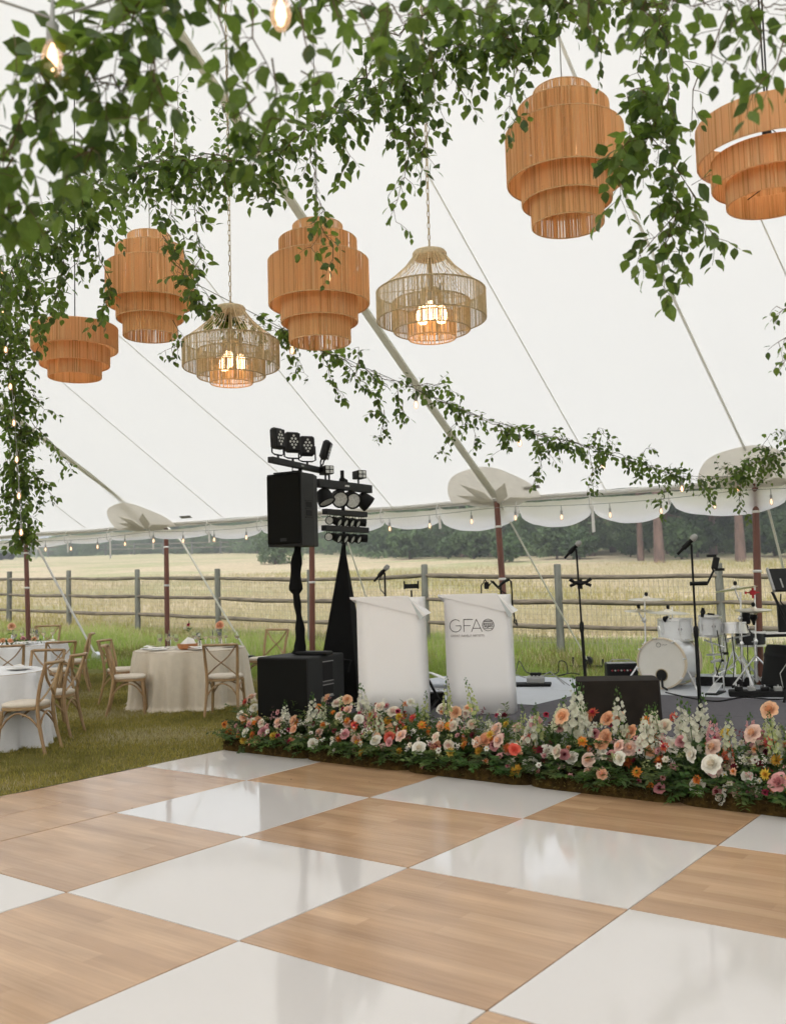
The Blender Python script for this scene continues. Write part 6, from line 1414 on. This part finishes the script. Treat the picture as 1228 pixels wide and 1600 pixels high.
def vine(name, label, paths, shoots_list, leaf=.07, main_r=.004, cat='garland', nparts=300):
    t = thing(name, label, cat); recs = []; stems = []
    for path, dens, Lr, lr in paths:     # path of (px,py,d,radius_px)
        P = [np.array(W(a, b, d)) for a, b, d, r in path]; R = [r*d/FPX for a, b, d, r in path]
        tot = 0
        for i in range(len(P)-1):
            L = np.linalg.norm(P[i+1]-P[i]); tn = (P[i+1]-P[i])/L; n = int(L*dens)+1
            for k in range(n):
                u = rng.random(); rr = R[i]*(1-u)+R[i+1]*u; c = P[i]*(1-u)+P[i+1]*u + rnd3()*rr*rng.random()**.6
                d = tn*rng.choice([-1, 1])*rng.uniform(.2, .9) + rnd3()*.7 + G_*rng.uniform(-.35, .5)
                shoot(recs, stems, c, d/np.linalg.norm(d), rng.uniform(*Lr), leaf*rng.uniform(.85, 1.15)*lr)
        for w in range(3 if main_r else 0):
            pts = []
            for i in range(len(P)-1):
                for k in range(6):
                    u = k/6; pts.append(P[i]*(1-u)+P[i+1]*u + rnd3()*min(.03, (R[i]+.001)*.4))
            pts.append(P[-1]); stems.append((pts, main_r*(1 if w == 0 else .55)))
    for pts, sz in shoots_list:           # explicit tendrils: list of (px,py,d), leaf scale
        Q = [np.array(W(*q)) for q in pts]; fine = [Q[0]]
        for i in range(len(Q)-1):
            L = np.linalg.norm(Q[i+1]-Q[i]); n = max(1, int(L/.05))
            for k in range(n): fine.append(Q[i]+(Q[i+1]-Q[i])*(k+1)/n + rng.normal(0, .008, 3))
        stems.append((fine, .0028))
        for i in range(1, len(fine)):
            d = (fine[i]-fine[i-1]); d /= np.linalg.norm(d)+1e-9
            nb = 2 if rng.random() < .75 else 1
            for _ in range(nb):
                v = d*.3+rnd3()*.9+G_*.25; shoot(recs, stems, fine[i], v/np.linalg.norm(v), rng.uniform(.04, .16), leaf*sz, droop=.22)
    # the leaves that show largest become objects of their own
    P = np.array([r[0] for r in recs]); S = np.array([r[3] for r in recs]); X, Y, D = toimg(P)
    inside = (X > -5) & (X < 1233) & (Y > -5) & (Y < 1605) & (D > .3)
    sc_ = np.where(inside, S/np.maximum(D, .3), -1); order = np.argsort(-sc_); top = [i for i in order[:nparts] if sc_[i] > 0]; ts = set(top)
    for i in top:
        p, al, nm, sz, mi = recs[i]; a = Vector(al).normalized(); b = Vector(nm).cross(a).normalized(); c = a.cross(b)
        M = Matrix(((a.x*sz, b.x*sz, c.x*sz, p[0]), (a.y*sz, b.y*sz, c.y*sz, p[1]), (a.z*sz, b.z*sz, c.z*sz, p[2]), (0, 0, 0, 1)))
        link('leaf', leaf_mes[{0: int(rng.integers(0, 2)) if rng.random() < .7 else 4, 1: 1, 2: 2, 3: 3}[mi]], t, M=M)
    rest = [r for i, r in enumerate(recs) if i not in ts]
    merge_leaves('leaves', [M_leaf, M_leaf, M_leafd, M_leafy], rest, leaf_template(.70, .12), t)
    mb = MB()
    for pts, r in stems: mb.tube([Vector(q) for q in pts], [r*(1-.6*i/len(pts)) for i in range(len(pts))], 4, cap=False)
    mb.build('stems', M_stem, t, 60, kind='stuff')
    return len(recs)
cnt = []
# near garland over the camera
cnt.append(vine('vine_garland', 'nearest leafy vine garland, large soft leaves across the top left corner', [
    ([(-160, 330, 2.75, 60), (-20, 290, 2.7, 65), (30, 200, 2.6, 75), (70, 120, 2.6, 80), (130, 60, 2.6, 75), (215, 20, 2.6, 60)], 56, (.08, .24), 1.0),
    ([(130, 120, 2.7, 55), (190, 130, 2.6, 45), (265, 90, 2.6, 50)], 34, (.08, .2), 1.0),
    ([(200, 20, 2.6, 60), (270, -10, 2.6, 55), (330, -60, 2.7, 50)], 42, (.08, .2), 1.0)],
    [([(235, 60, 2.5), (238, 120, 2.5), (255, 165, 2.5), (228, 190, 2.5)], 1.1), ([(70, 200, 2.6), (100, 260, 2.6), (150, 225, 2.6)], 1.1), ([(20, 280, 2.7), (15, 330, 2.7), (60, 300, 2.7)], 1.1), ([(120, 230, 2.6), (128, 268, 2.6), (165, 180, 2.6)], 1.1), ([(120, 205, 2.6), (150, 235, 2.6), (180, 160, 2.6)], .9)], leaf=.076, main_r=.004))
cnt.append(vine('vine_garland', 'near leafy vine garland across the top centre with bunches of broad leaves', [
    ([(270, -70, 2.8, 40), (380, -25, 2.8, 42), (470, -12, 2.9, 42), (560, 5, 2.9, 45), (640, 30, 2.9, 40), (700, 5, 2.9, 40), (780, -5, 2.9, 38)], 38, (.06, .18), .95)],
    [([(345, -10, 2.6), (345, 50, 2.6), (352, 100, 2.6), (348, 142, 2.6)], 1.05), ([(395, 10, 2.6), (400, 60, 2.6), (420, 95, 2.6), (392, 118, 2.6)], 1.05), ([(470, 10, 2.6), (476, 55, 2.6), (480, 88, 2.6)], 1.05), ([(425, 90, 2.6), (432, 140, 2.6), (418, 190, 2.6), (405, 238, 2.6)], 1.15), ([(400, 150, 2.6), (375, 170, 2.6), (362, 180, 2.6)], 1.1), ([(520, 0, 2.7), (535, 30, 2.7)], 1.0), ([(560, 10, 2.7), (575, 60, 2.7), (590, 95, 2.7)], 1.05), ([(470, 110, 2.7), (500, 125, 2.7), (520, 115, 2.7)], 1.0), ([(650, 40, 2.9), (665, 80, 2.9), (680, 90, 2.9)], 1.0)], leaf=.071, main_r=.0035))
cnt.append(vine('vine_garland', 'near leafy vine garland along the top right edge', [
    ([(760, -20, 3.0, 36), (860, -15, 3.0, 36), (960, -5, 3.0, 36), (1040, 5, 3.0, 36), (1110, 0, 2.9, 36), (1180, 8, 2.9, 42), (1260, 20, 2.8, 46), (1330, 30, 2.8, 40)], 40, (.06, .18), .95)],
    [([(1000, 10, 3.0), (1030, 35, 3.0), (1048, 62, 3.0)], 1.0), ([(1140, 10, 2.9), (1120, 50, 2.9), (1108, 78, 2.9)], 1.0), ([(1170, 20, 2.9), (1185, 60, 2.9), (1188, 98, 2.9)], 1.05), ([(1225, 60, 2.8), (1215, 100, 2.8), (1202, 118, 2.8)], 1.05), ([(920, 0, 3.0), (925, 45, 3.0), (935, 60, 3.0)], .95), ([(880, 0, 3.0), (900, 10, 3.0)], 1.0)], leaf=.068, main_r=.0035))
# middle garland parallel with the lamps
cnt.append(vine('vine_garland', 'thick vine garland swinging from the left edge over the second lamp to the top centre', [
    ([(-90, 520, 7.0, 50), (-10, 470, 6.7, 50), (30, 415, 6.4, 50), (80, 345, 6.1, 48), (130, 300, 5.9, 42), (190, 272, 5.7, 38), (260, 250, 5.5, 36), (330, 245, 5.3, 40), (400, 245, 5.2, 42), (450, 220, 5.1, 42), (510, 180, 5.0, 42), (570, 150, 4.9, 40), (630, 118, 4.8, 36), (690, 85, 4.7, 32), (760, 60, 4.6, 30), (830, 30, 4.5, 30), (900, -5, 4.4, 30), (960, -30, 4.3, 30)], 84, (.08, .26), 1.0),
    ([(90, 330, 6.2, 34), (150, 340, 6.1, 34), (200, 320, 6.0, 30)], 24, (.1, .3), 1.0),
    ([(560, 130, 4.9, 26), (600, 60, 4.8, 30), (660, 30, 4.7, 30), (740, 20, 4.6, 26), (800, 60, 4.5, 22)], 36, (.08, .22), .95)],
    [([(95, 340, 6.2), (98, 420, 6.2), (85, 470, 6.2)], .95), ([(150, 340, 6.2), (155, 400, 6.2), (175, 455, 6.2), (160, 490, 6.2)], .95), ([(120, 340, 6.3), (128, 390, 6.3), (100, 440, 6.3), (75, 500, 6.3)], .95), ([(45, 430, 6.5), (55, 500, 6.5), (60, 540, 6.5)], .95),
     ([(300, 260, 5.6), (305, 330, 5.7), (312, 385, 5.8), (300, 430, 5.9), (330, 470, 6.0)], 1.0), ([(285, 360, 5.8), (290, 420, 5.9), (315, 480, 6.0)], 1.0), ([(260, 255, 5.5), (270, 300, 5.5), (262, 345, 5.6)], .9), ([(230, 255, 5.6), (225, 300, 5.6), (262, 330, 5.6)], .9),
     ([(480, 215, 5.1), (492, 270, 5.1), (500, 330, 5.1), (505, 365, 5.15), (490, 380, 5.2)], .85), ([(500, 350, 5.15), (520, 382, 5.15), (518, 402, 5.15)], .8), ([(420, 250, 5.2), (430, 300, 5.2), (428, 320, 5.2)], .9), ([(520, 200, 5.0), (545, 240, 5.0), (540, 262, 5.0)], .9), ([(400, 250, 5.2), (385, 290, 5.2), (400, 310, 5.2)], .9), ([(350, 250, 5.3), (352, 300, 5.3)], .9),
     ([(640, 120, 4.8), (645, 190, 4.8), (640, 240, 4.8), (625, 290, 4.8), (618, 345, 4.8)], .85), ([(660, 130, 4.8), (670, 200, 4.8), (658, 255, 4.8)], .85), ([(690, 90, 4.7), (715, 130, 4.7), (725, 148, 4.7)], .85), ([(600, 150, 4.9), (610, 200, 4.9), (640, 235, 4.9)], .85), ([(700, 60, 4.7), (735, 90, 4.7)], .85), ([(650, 120, 4.8), (690, 175, 4.8)], .85),
     ([(800, 55, 4.5), (806, 110, 4.5), (800, 150, 4.5), (802, 185, 4.5), (795, 200, 4.5)], .8), ([(820, 40, 4.5), (845, 70, 4.5)], .85), ([(770, 60, 4.6), (790, 95, 4.6)], .85), ([(880, 10, 4.4), (920, 50, 4.4), (935, 90, 4.4)], .8),
     ([(275, 250, 5.5), (270, 190, 5.5), (280, 140, 5.5), (278, 120, 5.5)], .75), ([(250, 250, 5.5), (240, 205, 5.5), (260, 185, 5.5)], .7), ([(200, 270, 5.7), (190, 225, 5.7), (205, 210, 5.7)], .75), ([(360, 220, 5.3), (352, 160, 5.3)], .7)], leaf=.072, main_r=.005))
cnt.append(vine('hanging_vine', 'long vine tendril hanging down beside the high right raffia lamp', [
    ([(1050, -30, 4.0, 20), (1035, 20, 4.0, 22), (1020, 60, 4.0, 24)], 40, (.05, .15), 1.0),
    ([(1015, 140, 4.0, 30), (1022, 200, 4.0, 34), (1035, 260, 4.0, 36), (1050, 310, 4.0, 34), (1060, 350, 4.0, 26)], 74, (.05, .17), 1.08)],
    [([(1040, 0, 4.0), (1000, 60, 4.0), (996, 110, 4.0), (1015, 150, 4.0)], 1.0), ([(1060, 40, 4.0), (1065, 90, 4.0), (1040, 120, 4.0), (1050, 180, 4.0)], 1.1), ([(1010, 150, 4.0), (985, 175, 4.0), (980, 150, 4.0)], 1.1), ([(1020, 200, 4.0), (975, 230, 3.95), (965, 270, 3.95), (970, 310, 3.95)], 1.15), ([(1050, 250, 4.0), (1085, 300, 4.0), (1095, 340, 4.0), (1118, 368, 4.0)], 1.05), ([(1060, 330, 4.0), (1020, 370, 4.0), (1000, 398, 4.0)], 1.0), ([(1055, 340, 4.0), (1040, 385, 4.0), (1030, 420, 4.0), (1045, 462, 4.0)], 1.05), ([(1060, 350, 4.0), (1065, 395, 4.0), (1055, 420, 4.0)], 1.1), ([(1030, 170, 4.0), (1000, 200, 4.0), (955, 250, 3.9)], 1.1), ([(1090, 120, 4.0), (1075, 160, 4.0), (1082, 190, 4.0)], .9)], leaf=.074, main_r=.003))
cnt.append(vine('hanging_vine', 'column of small-leaved vine with warm bulbs falling at the left edge of the tent', [
    ([(-40, 420, 7.6, 40), (-10, 450, 7.6, 44), (8, 520, 7.7, 36), (18, 600, 7.8, 32), (28, 680, 7.9, 34), (32, 750, 8.0, 30), (34, 810, 8.0, 28), (36, 850, 8.0, 14)], 190, (.07, .22), .95),
    ([(20, 420, 7.4, 26), (40, 560, 7.6, 22)], 40, (.1, .3), .9)],
    [([(50, 660, 7.9), (80, 690, 8.0), (108, 728, 8.2)], .8), ([(45, 600, 7.8), (70, 640, 7.8)], .9), ([(45, 735, 8.0), (75, 755, 8.0), (82, 775, 8.0)], .9), ([(40, 500, 7.7), (60, 530, 7.7)], .9)], leaf=.068, main_r=.004))
cnt.append(vine('vine_garland', 'thin vine along a lit cable from the third lamp down to the right tent pole', [
    ([(255, 360, 5.9, 18), (285, 430, 6.1, 18), (320, 485, 6.3, 18), (380, 500, 6.6, 12), (440, 515, 6.8, 14), (500, 545, 7.0, 12)], 48, (.06, .18), .95),
    ([(500, 545, 7.0, 8), (560, 575, 7.2, 10), (620, 600, 7.4, 16), (655, 612, 7.5, 12)], 38, (.05, .16), .9),
    ([(655, 612, 7.5, 5), (720, 640, 7.8, 5), (760, 658, 7.9, 14), (800, 668, 8.1, 14)], 34, (.05, .15), .9),
    ([(800, 668, 8.1, 6), (860, 684, 8.4, 10), (910, 695, 8.7, 12), (960, 710, 8.9, 12), (1010, 728, 9.2, 12), (1060, 745, 9.5, 13), (1110, 752, 9.8, 16), (1150, 740, 10.0, 22)], 50, (.05, .17), .95),
    ([(1150, 735, 10.0, 26), (1190, 720, 10.2, 30), (1240, 700, 10.2, 30), (1300, 690, 10.0, 26)], 110, (.06, .2), .95)],
    [([(430, 515, 6.8), (470, 570, 6.9), (480, 590, 6.9)], .9), ([(500, 545, 7.0), (520, 600, 7.0), (535, 615, 7.0)], .9), ([(560, 575, 7.2), (560, 540, 7.2)], .9), ([(540, 570, 7.1), (590, 625, 7.2), (600, 650, 7.3)], .9), ([(600, 640, 7.3), (596, 690, 7.3)], .6), ([(620, 600, 7.4), (632, 650, 7.4)], .9), ([(640, 600, 7.4), (700, 600, 7.6), (710, 610, 7.6)], .85), ([(720, 640, 7.8), (700, 690, 7.8), (690, 702, 7.8)], .85), ([(780, 660, 8.0), (790, 700, 8.0), (778, 712, 8.0)], .9), ([(740, 655, 7.9), (742, 690, 7.9)], .9), ([(840, 680, 8.4), (845, 725, 8.4), (835, 750, 8.4)], .95), ([(850, 680, 8.4), (862, 715, 8.4)], .95), ([(920, 697, 8.7), (925, 740, 8.7), (918, 770, 8.7)], .95), ([(930, 690, 8.7), (935, 670, 8.7), (955, 690, 8.8)], .9), ([(1000, 725, 9.1), (1010, 700, 9.1)], .9), ([(1040, 745, 9.4), (1034, 790, 9.4), (1030, 800, 9.4)], .9), ([(1110, 755, 9.8), (1105, 785, 9.8)], .95), ([(1160, 740, 10.0), (1155, 790, 10.0), (1165, 800, 10.0)], .95), ([(1190, 700, 10.2), (1200, 680, 10.2), (1225, 672, 10.2)], .95), ([(410, 505, 6.7), (425, 550, 6.8)], .9), ([(270, 500, 6.2), (285, 540, 6.2), (258, 545, 6.2)], .7)], leaf=.068, main_r=.0035))
cnt.append(vine('hanging_vine', 'small sprig of vine hanging at the right edge below the cut-off lamp', [
    ([(1262, 440, 4.4, 10), (1250, 500, 4.4, 12), (1246, 545, 4.4, 10)], 60, (.05, .14), .9)],
    [([(1285, -60, 4.2), (1280, 150, 4.3), (1275, 300, 4.4), (1262, 440, 4.4)], .7), ([(1255, 470, 4.4), (1232, 480, 4.4), (1214, 478, 4.4)], .7), ([(1250, 520, 4.4), (1228, 530, 4.4), (1216, 536, 4.4)], .75), ([(1248, 540, 4.4), (1226, 560, 4.4)], .7)], leaf=.06, main_r=.002, nparts=120))
print('leaves', cnt)
# lit cables within the vines
festoon('cable of warm bulbs running inside the thin vine down to the right tent pole', [W(300, 440, 6.2), W(440, 512, 6.8), W(565, 572, 7.2), W(655, 610, 7.5), W(765, 657, 7.9), W(905, 694, 8.7), W(1060, 744, 9.5), W(1181, 745, 10.6)], 1.15, start=.9, sc=.7)
festoon('warm bulbs climbing the vine column at the left edge of the photo', [W(34, 832, 7.8), W(26, 700, 7.75), W(18, 600, 7.7), W(5, 500, 7.6), W(4, 400, 7.5)], .30, drop=.08, start=.08, sc=.6)
festoon('cable of large near bulbs across the top of the picture', [W(-60, -20, 2.5), W(82, 28, 2.55), W(200, -10, 2.6), W(436, -45, 2.55), W(700, -80, 2.6)], 9.0, start=8)
nb = bpy.data.objects[[o.name for o in bpy.data.objects if o.name.startswith('string_lights')][-1]]
for p in (W(82, 62, 2.55), W(438, -8, 2.55)): link('socket', sock_me, nb, M=place(p)); link('bulb', bulb_me, nb, M=place(p))
MB().tube([W(82, 28, 2.55), W(82, 50, 2.55)], .004, 5).build('drop_wire', M_gcord, nb); MB().tube([W(437, -45, 2.55), W(438, -18, 2.55)], .004, 5).build('drop_wire', M_gcord, nb)
# ------------------------------------------------------------------ air: faint even haze over the whole site
hz = bpy.data.materials.new('haze_air'); hz.use_nodes = True; hn = hz.node_tree; hn.nodes.clear()
ho = hn.nodes.new('ShaderNodeOutputMaterial'); hv = hn.nodes.new('ShaderNodeVolumePrincipled')
hv.inputs['Color'].default_value = (.93, .96, 1, 1); hv.inputs['Density'].default_value = .0028; hv.inputs['Anisotropy'].default_value = .2
hn.links.new(hv.outputs[0], ho.inputs['Volume'])
ho_ = MB().box((0, 150, 21.5), (1700, 1610, 46)).build('haze', hz, None, None, kind='stuff')
